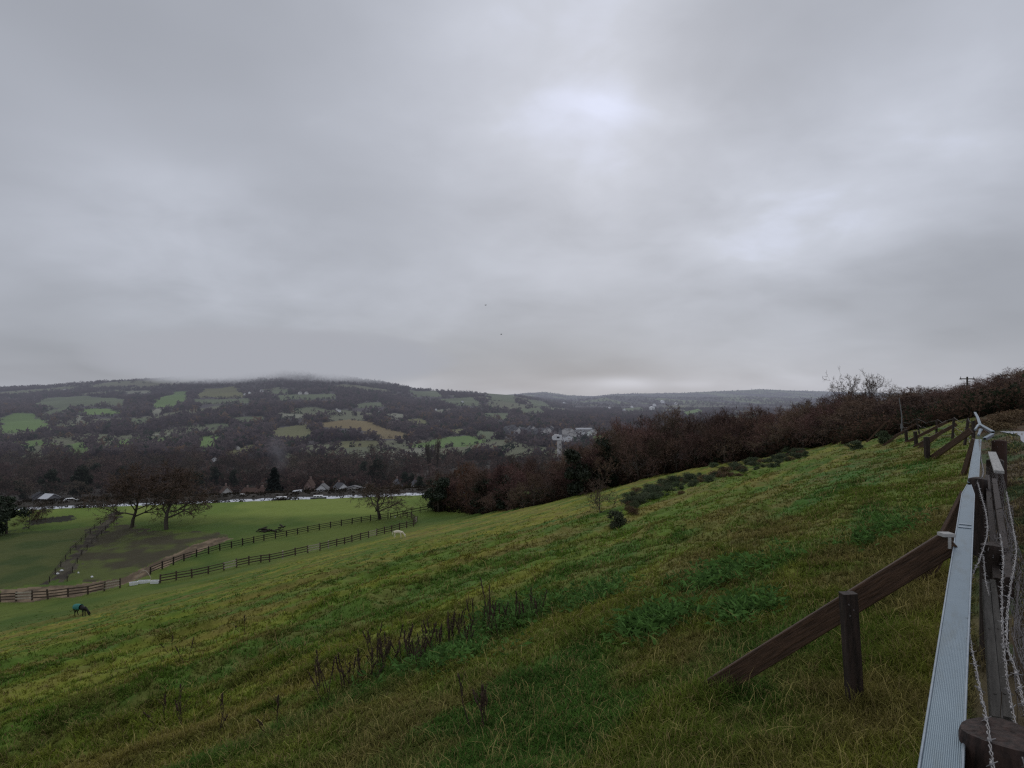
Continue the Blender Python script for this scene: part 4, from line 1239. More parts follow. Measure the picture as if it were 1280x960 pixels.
for q, Y in ((722, 900), (727, 905), (734, 900), (742, 920), (709, 800), (715, 860), (706, 930), (712, 940)):
    house('village_house', at(q, Y), 9, 9, 6.0, 2.4, random.choice((M_cream, M_white)), M_slate, random.uniform(-.6, .9), chimney=False, windows=False, lab='small pale house in the cluster below the works building', group='houses below the works building')
GF = 'white farmhouses scattered over the opposite hill'
for q, py, s in ((81, 489, 1.0), (327, 491, 1.3), (375, 493, 1.1), (383, 493, 1.1), (421, 514, 1.1), (424, 515, .9), (510, 505, 1.0), (474, 516, .8), (527, 511, .9), (590, 526, 1.0), (585, 520, .8), (588, 524, .9), (636, 536, .9), (297, 562, .7), (268, 577, .6), (38, 507, .6), (545, 513, .8), (560, 514, .8), (598, 514, .8), (578, 503, .7), (306, 494, .8), (312, 492, .8)):
    g = ground(q, py)
    o = house('farmhouse', g, 9, 9, 6.0, 3, random.choice((M_white, M_cream, M_white)), M_slate, random.uniform(-.5, .8), chimney=False, windows=False, lab='tiny white farmhouse among the woods and fields of the opposite hill', group=GF)
    k = .62 * s * max(1.0, min(1.8, g.y / 1400)); o.scale = (k, k, k)
for q, py, s in ((815, 513, 1.6), (828, 504, 1.2), (818, 508, 1.0), (762, 512, 1), (780, 514, .9), (790, 510, .8), (845, 506, .9), (705, 505, .8)):
    g = ground(q, py); o = house('far_building', g, 12, 12, 9, 3, M_white, M_metalroof, .2, chimney=False, windows=False, lab='white speck of a building in the hazy far valley', group='white buildings in the far valley', cat='building')
    k = .5 * s * max(1.0, min(2.2, g.y / 1500)); o.scale = (k, k, k)


# ------------------------------------------------------------------ field fences
def post_rail(name, pix, gap, hgt, label, mat, rails=(0.55, 1.0), pr=.06, pale=(), railmat=None, rt=(.05, .14)):
    pts = [ground(a, b) for a, b in pix]
    base = pts[0]
    r = empty(name, base)
    P = []
    for a, b in zip(pts[:-1], pts[1:]):
        n = max(1, round((b - a).length / gap))
        for i in range(n):
            q = a.lerp(b, i / n); P.append(Vector((q.x, q.y, float(H(q.x, q.y)))))
    P.append(pts[-1])
    P = P[:99]
    for i, p in enumerate(P):
        m = MB(); k = random.uniform(.92, 1.08); ln = Vector((random.gauss(0, .04), random.gauss(0, .04), hgt * k))
        q = p - base
        m.bar(q + Vector((0, 0, -.25)), q + ln, pr * 2, pr * 2, up=(0, 1, 0)); m.build('post', M_fence_pale if i in pale else mat, r)
    for i in range(len(P) - 1):
        m = MB()
        for z in rails:
            a, b = P[i] - base + Vector((0, -pr - .03, z)), P[i + 1] - base + Vector((0, -pr - .03, z + random.uniform(-.03, .03)))
            m.bar(a, b, rt[0], rt[1] * random.uniform(.8, 1.2))
        m.build('rail', railmat[i % len(railmat)] if railmat else mat, r)
    tag(r, label, 'fence')
    return r


post_rail('paddock_fence', [(-40, 758), (0, 753), (60, 749), (110, 743), (150, 735)], 2.1, 1.25, 'brown post and rail fence along the mud in front of the dark horse', M_fence, (.35, .72, 1.08), pr=.09, pale=(14, 22), railmat=(M_fence, M_fence, M_fence, M_fence_pale, M_fence))
post_rail('paddock_fence', [(200, 729), (240, 722), (280, 713), (326, 703), (337, 702), (400, 688), (440, 678), (490, 665), (517, 658), (521, 653), (514, 648), (504, 645)], 2.1, 1.25, 'post and rail fence of the paddock, some rails pale with painted sheen, curving back behind the pale horse', M_fence, (.35, .72, 1.08), pr=.09, pale=(9, 13), railmat=(M_fence, M_fence, M_fence, M_fence, M_fence_pale, M_fence, M_fence))
post_rail('inner_fence', [(188, 718), (230, 701), (275, 688), (330, 676), (385, 665), (440, 655), (485, 648)], 2.2, 1.2, 'dark close posted fence along the far side of the paddock and the track', M_fence_dark, (.35, .7, 1.05), pr=.09, rt=(.05, .10))
post_rail('inner_fence', [(488, 648), (515, 642), (535, 638)], 2.4, 1.1, 'dark fence running from the lone spreading tree to the wood', M_fence_dark, (.4, .95), pr=.07)
post_rail('lane_fence', [(62, 728), (88, 692), (118, 661), (145, 640)], 4.2, .9, 'dark fence up the left side of the muddy lane', M_fence_dark, (.45, .8), pr=.045, rt=(.04, .07))
post_rail('lane_fence', [(84, 727), (102, 694), (132, 663), (157, 641)], 4.6, .85, 'dark fence up the right side of the muddy lane', M_fence_dark, (.45, .75), pr=.045, rt=(.04, .07))

# white trough and hoop at the paddock corner
def trough(px, py, L, lab, rz):
    g = ground(px, py); r = empty('water_trough', g, rz)
    m = MB(); w, h, t = .6, .38, .05
    m.box((0, -w / 2, h / 2), (L, t, h)); m.box((0, w / 2, h / 2), (L, t, h)); m.box((-L / 2 + t / 2, 0, h / 2), (t, w - t - .006, h)); m.box((L / 2 - t / 2, 0, h / 2), (t, w - t - .006, h)); m.box((0, 0, .1), (L - 2 * t - .006, w - t - .006, .08))
    m.build('tub', M_white, r)
    m = MB(); m.box((0, 0, h * .8), (L - .14, w - .08, .01)); m.build('water', M_water, r)
    tag(r, lab, 'trough')
trough(167, 731, 1.0, 'short white trough at the paddock gateway', .6)
trough(180, 729, 1.5, 'longer white trough lying in front of the bent hoop', .15)
trough(194, 729, 1.1, 'greyish white trough, right of the longer one at the paddock corner', .1)
g = ground(180, 726); m = MB(); hp = [(-1.1 + 2.2 * t, 0, 1.5 * math.sin(math.pi * t) ** .8) for t in np.linspace(0, 1, 13)]; m.tube([Vector(p) + g for p in hp], .035, 6)
tag(m.build('bent_hoop', M_fence_pale, None, True), 'bent pale hoop standing behind the white troughs', 'hoop')
for a, b, w, lab in ((72, 718, .9, 'white feed bag lying in the mud, nearest the lane fence'), (77, 714, 1.0, 'white feed bag beside the lane fence, topmost of the pair'), (98, 717, .5, 'small white tub in the mud between the lane and the fence'), (115, 722, .7, 'pale tub by the post and rail fence'), (494, 647, .5, 'white bucket under the lone spreading tree')):
    g = ground(a, b); m = MB()
    w *= .55; m.ell((0, 0, .1), (w * .5, w * .35, .15), 10, 6, .12); m.tube([(-.05, 0, .18), (0, .02, .28)], [.07, .03], 6)
    o = m.build('feed_bag', M_white, None, True); o.location = g; tag(o, lab, 'bag')
# log pile
g = ground(340, 664); r = empty('log_pile', g, .25)
for i in range(16):
    m = MB(); x = random.uniform(-2.2, 2.2); z = .15 + .22 * (i % 3) * random.random() * (1.5 + x * .3); y = random.uniform(-.6, .6); a = random.uniform(-.9, .9)
    l_ = random.uniform(.35, .9); m.tube([(x - l_, y - a, max(.1, z + random.uniform(-.3, .2))), (x, y + random.uniform(-.1, .1), z + random.uniform(-.05, .15)), (x + l_, y + a, max(.1, z + random.uniform(-.3, .3)))], random.uniform(.07, .17), 7); m.build('log', M_fence_dark, r)
tag(r, 'dark heap of logs and brash lying in the meadow behind the paddock fence', 'log pile')


# ------------------------------------------------------------------ horses
def skin(name, V, E, R, mat):
    me = bpy.data.meshes.new(name); me.from_pydata([tuple(v) for v in V], E, []); me.update()
    o = bpy.data.objects.new(name, me); link(o)
    sk = o.modifiers.new('s', 'SKIN'); sk.use_smooth_shade = True
    for i, r in enumerate(R):
        rr = r if isinstance(r, tuple) else (r, r)
        me.skin_vertices[0].data[i].radius = rr; me.skin_vertices[0].data[i].use_root = (i == 0)
    ss = o.modifiers.new('ss', 'SUBSURF'); ss.levels = 2; ss.render_levels = 2
    bpy.context.view_layer.update()
    dg = bpy.context.evaluated_depsgraph_get()
    m2 = bpy.data.meshes.new_from_object(o.evaluated_get(dg)); m2.name = name
    bpy.data.objects.remove(o); bpy.data.meshes.remove(me)
    m2.materials.clear(); m2.materials.append(mat)
    return m2


def horse(loc, rz, sc, coat, hair, label, rug=None):
    r = empty('horse', loc, rz); r.scale = (sc,) * 3
    V = []; E = []; R = []
    def add(p, rad, par=None):
        V.append(p); R.append(rad); i = len(V) - 1
        if par is not None: E.append((par, i))
        return i
    croup = add((-.62, 0, 1.12), (.27, .27))
    loin = add((-.25, 0, 1.12), (.28, .29), croup); girth = add((.2, 0, 1.08), (.29, .30), loin); chest = add((.55, 0, 1.10), (.24, .27), girth)
    rump = add((-.82, 0, 1.06), (.17, .18), croup)
    n1 = add((.80, 0, 1.0), (.15, .20), chest); n2 = add((1.05, 0, .72), (.11, .15), n1); poll = add((1.22, 0, .45), (.10, .12), n2)
    hd = add((1.30, 0, .28), (.095, .10), poll); mz = add((1.32, 0, .08), (.07, .075), hd)
    for s in (-1, 1):
        e0 = add((1.25 + .04, s * .07, .54), .035, poll); add((1.33, s * .09, .61), .012, e0)
        a = add((.50, s * .15, .86), .12, chest); b = add((.50, s * .15, .50), .06, a); c = add((.49, s * .15, .42), .065, b); d = add((.48 + .05 * s, s * .15, .14), .042, c); add((.53 + .05 * s, s * .15, .02), .065, d)
        a = add((-.62, s * .16, .88), .16, croup); b = add((-.55, s * .16, .66), .10, a); c = add((-.74, s * .16, .46), .062, b); d = add((-.70 + .08 * s, s * .16, .14), .044, c); add((-.64 + .08 * s, s * .16, .02), .068, d)
    obj('body', skin('body', V, E, R, coat), r)
    m = MB(); m.tube([(-.92, 0, 1.18), (-1.06, 0, 1.0), (-1.08, .02, .7), (-1.04, .03, .35)], [.05, .09, .08, .02], 8); m.build('tail', hair, r, True)
    m = MB()
    for i in range(12):
        t = i / 11; p = Vector((.70, 0, 1.24)).lerp(Vector((1.30, 0, .58)), t); m.tube([p, p + Vector((.05, .10, -.10)), p + Vector((.02, .16, -.30))], [.05, .05, .015], 5)
    m.build('mane', hair, r, True)
    if rug:
        P = []; nx = 11; na = 15
        for i in range(nx):
            x = -1.0 + 1.05 * i / (nx - 1)
            k = .355 + .015 * math.sin(i * 1.3) - (.10 * (1 - i / 3) if i < 3 else 0)
            for j in range(na):
                a = math.pi * (-.18 + 1.36 * j / (na - 1)); z = math.sin(a) * k; yy = math.cos(a) * k * .98
                P.append((x, yy, 1.11 + z - (.04 if z < 0 else 0)))
        fs = [(i * na + j, (i + 1) * na + j, (i + 1) * na + j + 1, i * na + j + 1) for i in range(nx - 1) for j in range(na - 1)]
        m = MB(); m.poly(P, fs); o = m.build('rug', rug, r, True)
        sm_ = o.modifiers.new('t', 'SOLIDIFY'); sm_.thickness = .03
    tag(r, label, 'horse')


horse(ground(101, 770), -.25, .86, M_horse_d, M_hair_d, 'dark horse in a teal rug grazing below the fence', M_rug)
horse(ground(498, 672), -.1, .80, M_horse_w, M_hair_w, 'pale cream horse grazing by the bend of the paddock fence')


# ------------------------------------------------------------------ the near fence: rail, posts, braces, wire
DIR = Vector((0.588, 0.809, 0.0)); SIDE = Vector((0.809, -0.588, 0))
def railbar(name, pts, w, hgt, lab, side_mat=M_lip, cat='rail', taper=False):
    pts = [Vector(p) for p in pts]
    L0 = pts[0]
    yaw = math.atan2((pts[-1] - L0).y, (pts[-1] - L0).x)
    r = empty(name, L0, yaw)
    inv = r.matrix_basis.inverted() if False else Matrix.Rotation(-yaw, 4, 'Z') @ Matrix.Translation(-L0)
    Q = [inv @ p for p in pts]
    t = MB(); sd_ = MB(); lp = MB()
    for i in range(len(Q) - 1):
        a, b = Q[i], Q[i + 1]
        w2 = w * .35 if (taper and i == len(Q) - 2) else w
        t.bar(a - Vector((0, 0, .004)), b - Vector((0, 0, .004)), w - .008, .008, w2=w2 - .008 * (w2 / w), bev=.001)
        for s in (-1, 1):
            ya = Vector((0, s * w / 2, 0)); yb = Vector((0, s * w2 / 2, 0))
            lp.bar(a + ya - Vector((0, 0, .004)), b + yb - Vector((0, 0, .004)), .008, .018, bev=.002)
            sd_.bar(a + ya * .93 - Vector((0, 0, .013 + hgt / 2)), b + yb * .93 - Vector((0, 0, .013 + hgt / 2)), .005, hgt, bev=.001)
    if taper:
        for f in (.16, .22):
            c = Q[2].lerp(Q[3], f); jb = MB(); jb.bar(c + Vector((-.02, 0, .004)), c + Vector((.02, 0, .004)), w - .022, .005, bev=.001)
            jb.build('joint_strap', M_galv, r)
    t.build('tread_plate', M_rail, r); lp.build('edge_lip', M_galv, r)
    o = sd_.build('side_plate', side_mat, r)
    tag(r, lab, cat)
    return r


R0 = Vector((1.307, 1.95, -1.146)); R1 = Vector((3.46, 4.9, -1.108)); R2 = Vector((5.30, 7.42, -1.075))
st = R0 + (R0 - R1).normalized() * 2.6
railbar('metal_rail', [st, R0, R1, R1.lerp(R2, .75), R2], .108, .075, 'long galvanised metal rail with a studded tread top running up from the bottom corner', taper=True)
railbar('metal_rail', [pt(1216.5, 603, 7.7), pt(1219.5, 574, 10.2), pt(1223, 549, 14.0)], .105, .09, 'second galvanised rail section, beginning at the dark post past the pointed end of the first')
railbar('bent_rail', [pt(1231, 547, 13.0), pt(1241, 541.5, 14.5)], .05, .05, 'short bent stub of galvanised rail pointing right beyond the second rail section')
railbar('bent_rail', [pt(1241, 539, 14.6), pt(1225, 530, 18.0), pt(1222, 521, 21.0), pt(1218.5, 515, 24.0)], .06, .05, 'far bent length of galvanised rail, kinked and climbing away at the fence corner')
m = MB(); m.tube([pt(1223, 531, 17.5), pt(1219, 537, 16.5)], .03, 6); m.tube([pt(1226, 537, 14), pt(1223, 544, 13.8)], .025, 6); m.tube([pt(1224.5, 537, 14), pt(1227, 538, 14)], .035, 6)
tag(m.build('loose_bracket', M_galv), 'loose galvanised stays hanging below the kink of the far bent rail', 'bracket')


def round_post(loc_top, r, zb, lab, nm='fence_post', tilt=(0, 0), mat=M_post):
    rr = empty(nm, (loc_top[0], loc_top[1], zb))
    m = MB(); n = 20
    h = loc_top[2] - zb
    P = []; fs = []
    rings = [(0, 1.04), (.4, 1.0), (.85, 1.0), (.98, .99), (1.0, .94)]
    for f, k in rings:
        for i in range(n):
            a = 2 * math.pi * i / n; kk = k * (1 + .02 * math.sin(3 * a + 1) + .012 * math.sin(7 * a))
            P.append((math.cos(a) * r * kk + tilt[0] * f, math.sin(a) * r * kk + tilt[1] * f, -.2 + (h + .2) * f + (.008 * math.sin(2 * a) if f == 1 else 0)))
    for j in range(len(rings) - 1):
        for i in range(n): fs.append((j * n + i, j * n + (i + 1) % n, (j + 1) * n + (i + 1) % n, (j + 1) * n + i))
    b = len(P)
    for i in range(n):
        a = 2 * math.pi * i / n; P.append((math.cos(a) * r * .5 + tilt[0], math.sin(a) * r * .5 + tilt[1], h + .004 * math.sin(3 * a)))
    for i in range(n): fs.append(((len(rings) - 1) * n + i, (len(rings) - 1) * n + (i + 1) % n, b + (i + 1) % n, b + i))
    fs.append(tuple(range(b, b + n)))
    m.poly(P, fs); m.build('shaft', mat, rr)
    for i in range(3):
        s = MB(); a = random.uniform(-2.8, -1.0); zz = h - .04 - .05 * i
        s.tube([(math.cos(a) * r * 1.03, math.sin(a) * r * 1.03, zz), (math.cos(a) * (r + .018), math.sin(a) * (r + .018), zz + .012), (math.cos(a) * r * 1.03, math.sin(a) * r * 1.03, zz + .03)], .003, 4); s.build('staple', M_wire, rr)
    tag(rr, lab, 'post')


M_postr = mat_simple('sawn_round_timber', (0.014, 0.009, 0.007), (0.062, 0.036, 0.028), 7.0, stretch=(6, 6, 1.5), bump=0.8, rough=0.75, bdist=.01)
round_post((1.572, 2.06, -1.10), .112, -2.05, 'thick dark round post beside the rail at the bottom corner', mat=M_postr)
round_post((3.66, 4.86, -1.16), .09, -2.05, 'dark round post under the rail where the braced plank is fixed')
round_post((5.62, 7.72, -1.04), .10, -2.08, 'dark round post between the first and second rail sections')
round_post((8.0, 10.6, -1.12), .12, -2.08, 'dark round post beside the pale cap board')
round_post((10.05, 13.2, -1.0), .13, -2.05, 'rust brown stout post under the bent rail stub', mat=mat_simple('rusty_timber', (.035, .019, .014), (.06, .032, .024), 6, bump=.5))


def brace(top_, foot, w, t, stake, lab, bracket=False, stake_w=.10):
    r = empty('timber_brace', foot)
    m = MB(); a = Vector(top_) - Vector(foot); b = Vector((0, 0, 0)) - a.normalized() * .12
    m.bar(a, b, t, w, bev=.006)
    me = m.mesh('plank', M_brace)
    # put the plank's own axis on X so that the grain follows it
    q = a.to_track_quat('X', 'Z'); me.transform(q.inverted().to_matrix().to_4x4())
    o = obj('plank', me, r); o.rotation_euler = q.to_euler()
    for base, tp in stake:
        m = MB(); m.bar(Vector(base) - Vector(foot) + Vector((0, 0, -.2)), Vector(tp) - Vector(foot), stake_w, stake_w * .8, up=(0, 1, 0), bev=.008); m.build('stake', M_post, r)
    if bracket:
        for dx_, dz_ in ((-.02, -.07), (.015, -.11), (-.01, -.15)):
            p = Vector(stake[0][1]) - Vector(foot) + Vector((dx_, -.046, dz_)); m = MB(); m.tube([p, p + Vector((0, -.006, 0))], .006, 7); m.build('nail', M_net, r)
        m = MB(); p = a + Vector((-.055, -.02, .05)); m.bar(p - Vector((.04, 0, 0)), p + Vector((.04, 0, 0)), .08, .025, bev=.003); m.bar(p + Vector((-.01, -.05, -.09)), p + Vector((-.01, -.05, -.012)), .016, .016, up=(0, 1, 0)); m.build('bracket', M_board_pale, r)
    tag(r, lab, 'brace')


f1 = ground(902, 858)
d1 = pt(1190, 676, 4.62)
st1 = ground(1071, 880)
brace(d1, f1 + Vector((0, 0, .03)), .165, .05, [(st1, pt(1060, 741, st1.y + .02))], 'near brown plank brace sloping from the rail to the grass, nailed to a square stake', bracket=True, stake_w=.105)
brace(pt(1210, 618, 7.35), at(1154, 7.3), .17, .06, [(at(1158, 7.6), at(1158, 7.6, .35))], 'steep dark plank brace under the pointed end of the first rail')
b3 = ground(1163, 574)
brace(pt(1214, 538, 21.5), b3, .20, .07, [(b3 + Vector((-.1, 0, 0)), b3 + Vector((-.14, 0, .80)))], 'long dark brace running from the second rail to a stake on the field', stake_w=.16)
brace(pt(1218, 549, 16.0), at(1204, 16.4), .15, .06, [], 'short steep brace just past the second rail')
for i, (a, b, c, d, k, lab) in enumerate(((1145, 558, 1196, 530, 1, 'far dark brace with a leaning stake, second beyond the long one'), (1133, 553, 1184, 527, 1, 'far dark brace behind the pair of stakes'), (1150, 560, 1180, 538, 0, 'short far brace lying low beside the pair of stakes'), (1112, 549, 1150, 527, 0, 'far thin brace right of the round gorse bush'), (1104, 557, 1138, 533, 0, 'pale far brace over the round gorse bush'), (1080, 538, 1108, 527, 0, 'farthest brace, at the left end of the fence line'))):
    g = ground(a, b); g = g if g.y < 50 else at(a, 50)
    brace(pt(c, d, g.y * .98), g, .17 if i < 3 else .12, .07, [(g + Vector((.1, .1, 0)), g + Vector((.02, .1, .75)))] if k else [], lab, stake_w=.15)

fx_, fy_ = [], []
for c, r_, k in ((st1, .10, 46), (f1, .22, 60), (Vector((1.45, 2.06, 0)), .2, 20), (at(1158, 7.6), .15, 30), (at(1154, 7.3), .15, 30), (b3, .3, 30), (Vector((3.5, 4.9, 0)), .22, 40), (Vector((5.45, 7.75, 0)), .25, 40)):
    for i in range(k):
        a = random.uniform(0, 6.28); q = r_ * random.uniform(.5, 1.5); fx_.append(c.x + math.cos(a) * q); fy_.append(c.y + math.sin(a) * q)
g4 = blades('foot_grass', np.array(fx_), np.array(fy_), 9, .08, .19, .9, .03, lambda x, y: ground_col(x, y) * 1.1, M_grass, lean=.8)
tag(g4, 'longer ungrazed grass growing round the feet of the fence timbers', 'grass')
# far fence posts and top wire
FP = [(1217, 22), (1205, 26), (1190, 31), (1170, 38), (1150, 45), (1128, 53), (1105, 60), (1085, 66)]
r = empty('wire_fence', at(*FP[0]))
tops = []
for q, Y in FP:
    p = at(q, Y) - r.location; m = MB(); tp = p + Vector((random.gauss(0, .09), 0, random.uniform(.9, 1.15))); m.bar(p + Vector((0, 0, -.2)), tp, .09, .09, up=(0, 1, 0)); m.build('post', M_post, r); tops.append(tp)
for z, rad, mt in ((0, .016, M_board), (-.4, .010, M_net), (-.75, .010, M_net)):
    for a, b in zip(tops[:-1], tops[1:]):
        m = MB(); P = []
        for t in np.linspace(0, 1, 9): P.append(a.lerp(b, t) + Vector((0, 0, z - .16 * math.sin(math.pi * t) + random.gauss(0, .035))))
        m.tube(P, rad, 5); m.build('wire', mt, r)
tag(r, 'sagging wire fence with a pale top wire at the far end of the pasture', 'fence')
m = MB(); g = at(1127, 52); m.tube([g, g + Vector((0.02, 0, 1.5)), g + Vector((-.2, 0, 3.0))], [.05, .045, .03], 6); m.tube([g + Vector((0, 0, .5)), g + Vector((0, 0, .85))], .10, 6)
tag(m.build('marker_pole', mat_simple('grey_pole', (.22, .22, .23), (.16, .16, .17), 3)), 'thin grey pole standing by the far wire fence', 'pole')
g = at(1209, 78); r = empty('utility_pole', g); z = (HY - 471) / F * 78 - g.z
m = MB(); m.tube([(0, 0, -.3), (0, 0, z)], [.14, .10], 8); m.build('pole', M_bark, r)
m = MB(); m.bar((-.9, 0, z - .25), (.9, 0, z - .25), .1, .12); ca = m.build('crossarm', M_bark, r)
for x in (-.8, 0, .8):
    m = MB(); m.tube([(x, 0, z - .2), (x, 0, z + .03)], [.05, .03], 6); m.build('insulator', M_greyr, ca)
tag(r, 'wooden utility pole with a crossarm on the skyline above the fence corner', 'utility pole')

# boards on the right of the rail
def board(a, b, w, h, mat, lab, nm='fence_board'):
    a, b = Vector(a), Vector(b); m = MB(); d = b - a
    m.bar((0, 0, 0), (d.length, 0, 0), w, h, bev=.004)
    for k in range(3): m.tube([(d.length * (.1 + .4 * k), 0, h / 2 - .002), (d.length * (.1 + .4 * k), 0, h / 2 + .004)], .006, 6)
    o = m.build(nm, mat); o.location = a; o.rotation_euler = d.to_track_quat('X', 'Z').to_euler()
    tag(o, lab, 'board')
board(pt(1246, 915, 2.5), pt(1232, 735, 4.4), .04, .12, M_board, 'weathered grey board right of the rail, left one of two side by side')
board(pt(1259, 915, 2.52), pt(1241, 735, 4.45), .035, .12, M_board, 'weathered grey board right of the rail, right one of two side by side')
board(pt(1249, 590, 8.8), pt(1240, 566, 11.5), .115, .04, M_board_pale, 'pale flat cap board lying along the fence past the netting')
board(pt(1247, 735, 4.5), pt(1234, 600, 8.6), .05, .14, M_post, 'dark fence board running along the inside of the netting')
board(pt(1262, 735, 4.2), pt(1243, 605, 8.0), .05, .14, M_post, 'dark fence board in the netting, nearer the road')


def barbed(ctrl, lab, seed, wr=.0020, tw=.0034, barb=.15):
    rnd = random.Random(seed)
    C_ = [Vector(p) for p in ctrl]
    # Catmull-Rom
    P = []
    for i in range(len(C_) - 1):
        p0, p1, p2, p3 = C_[max(i - 1, 0)], C_[i], C_[i + 1], C_[min(i + 2, len(C_) - 1)]
        n = max(6, int((p2 - p1).length / .012))
        for k in range(n):
            t = k / n
            P.append(.5 * ((2 * p1) + (p2 - p0) * t + (2 * p0 - 5 * p1 + 4 * p2 - p3) * t * t + (3 * p1 - p0 - 3 * p2 + p3) * t ** 3))
    P.append(C_[-1])
    m = MB(); s = 0; A = []; B = []; acc = 0
    for i, p in enumerate(P):
        d = (P[min(i + 1, len(P) - 1)] - P[max(i - 1, 0)]).normalized()
        x = d.cross(Vector((0, 0, 1))).normalized(); y = x.cross(d)
        if i: s += (p - P[i - 1]).length
        ph = s / .045 * math.pi
        o = (x * math.cos(ph) + y * math.sin(ph)) * tw
        wob = Vector((rnd.gauss(0, .0015), rnd.gauss(0, .0015), rnd.gauss(0, .0015)))
        A.append(p + o + wob); B.append(p - o + wob)
        if s - acc > barb:
            acc = s
            for q in range(2):
                a = rnd.uniform(0, 6.28); e = (x * math.cos(a) + y * math.sin(a)) * .019 + d * rnd.uniform(-.008, .008)
                m.tube([p - e, p, p + e], [.0012, wr * .9, .0012], 5)
            m.tube([p - d * .008, p + d * .008], tw + wr * 1.6, 7)
    m.tube(A, wr, 5); m.tube(B, wr, 5)
    tag(m.build('barbed_wire', M_wire, None, True), lab, 'wire')


barbed([pt(1243, 985, 1.75), pt(1239, 945, 1.92), pt(1234, 905, 2.1), pt(1226, 868, 2.35), pt(1219, 832, 2.65), pt(1212, 795, 3.0), pt(1210, 755, 3.45), pt(1214, 722, 3.95), pt(1226, 695, 4.4), pt(1234, 665, 5.0), pt(1232, 640, 5.7), pt(1226, 618, 6.7), pt(1222, 603, 7.6)], 'barbed wire strand looping off the top of the thick round post along the rail', 1)
barbed([pt(1276, 930, 2.05), pt(1262, 870, 2.4), pt(1254, 800, 2.9), pt(1252, 740, 3.4), pt(1254, 700, 3.9), pt(1250, 668, 4.4)], 'barbed wire strand hanging on the netting, nearest the grey boards', 2)
barbed([pt(1284, 900, 2.1), pt(1270, 840, 2.5), pt(1258, 800, 2.8), pt(1262, 740, 3.3), pt(1270, 690, 3.9), pt(1266, 660, 4.6), pt(1258, 615, 6.2)], 'barbed wire strand crossing the netting toward the road side', 3)
barbed([pt(1229, 695, 4.5), pt(1231, 720, 4.1), pt(1236, 745, 3.8)], 'short broken end of barbed wire hanging below the strand by the rail', 4)
barbed([pt(1224, 549, 13.8), pt(1226, 572, 10.6), pt(1229, 590, 9.0), pt(1224, 603, 7.8)], 'barbed wire strand beside the second rail section', 5, wr=.004, tw=.005)

# wire netting on the road side of the fence
nv = []
m = MB()
def net_pt(a, b):
    s = 2.6 + a; dd = -.20 - .10 * b + .05 * math.sin(a * 2.1 + b * 3) + .04 * math.sin(a * 5.3 + 1)
    x, y = road_pt(dd, s); z = -1.17 - .80 * b + .05 * math.sin(a * 1.7) + .03 * math.sin(a * 4.1 + b * 5)
    return Vector((x, y, z))
na, nb = 190, 15
for k in range(nb):
    for ph in (0, 1):
        P = []
        for i in range(na):
            z = (k + .5 * ((i + ph) % 2)) / nb
            P.append(net_pt(i * .052 + random.gauss(0, .006), z + random.gauss(0, .008)))
        if ph == 0: m.tube(P, .0016, 3)
        else:
            P2 = [net_pt(i * .052 + random.gauss(0, .006), (k - .5 * ((i) % 2)) / nb) for i in range(na)]
            m.tube(P2, .0016, 3)
tag(m.build('wire_netting', M_net), 'sagging wire netting along the road side of the fence', 'netting')
# dead bramble caught in the netting
m = MB()
for i in range(90):
    a = random.uniform(.2, 7); b = random.uniform(-.1, .9); p = net_pt(a, b); q = net_pt(a + random.uniform(-.5, .5), b + random.uniform(-.4, .3)) + Vector((random.gauss(0, .05), random.gauss(0, .05), 0))
    mid = (p + q) / 2 + Vector((random.gauss(0, .05), random.gauss(0, .05), random.gauss(0, .05)))
    m.tube([p, mid, q], random.uniform(.0015, .004), 4)
tag(m.build('dead_bramble', M_stalk), 'dead brown bramble stems tangled through the wire netting', 'bramble', kind='stuff')


# ------------------------------------------------------------------ birds
for q, py, lab in ((607, 381.5, 'upper one of two tiny birds flying under the cloud'), (626.5, 418, 'lower one of two tiny birds flying under the cloud')):
    p = pt(q, py, 170); r = empty('bird', p, .6)
    m = MB(); m.ell((0, 0, 0), (.22, .08, .08), 10, 6); m.ell((.22, 0, .03), (.07, .05, .05), 8, 5); m.poly([(-.18, -.04, 0), (-.18, .04, 0), (-.42, .09, 0), (-.42, -.09, 0)], [(0, 1, 2, 3)]); m.build('body', M_bird, r, True)
    for s in (-1, 1):
        m = MB(); m.poly([(.1, s * .05, .03), (.12, s * .3, .16), (-.02, s * .62, .10), (-.1, s * .3, .14), (-.12, s * .05, .03)], [(0, 1, 3, 4), (1, 2, 3)]); m.build('wing', M_bird, r)
    tag(r, lab, 'bird')


# ------------------------------------------------------------------ low cloud on the hilltop, smoke
def cloud_lump(name, c, rad, mat, seed):
    random.seed(seed)
    m = MB(); m.ell((0, 0, 0), rad, 20, 12, .0)
    o = m.build(name, mat, None, True); o.location = c
    return o


o = cloud_lump('low_cloud', ((355 - 640) / F * 2500, 2500, 124), (700, 700, 122), mat_mist('low_cloud_vapour', .075, .006, .33, (.392, .406, .45)), 3)
tag(o, kind='structure')
o = cloud_lump('chimney_smoke', tuple(pt(348, 556, 330)), (7, 7, 17), mat_mist('smoke_vapour', .10, .12, .36, (.17, .18, .21)), 4)
tag(o, 'thin bluish smoke rising behind the black conifer', 'smoke', kind='stuff')
random.seed(5)


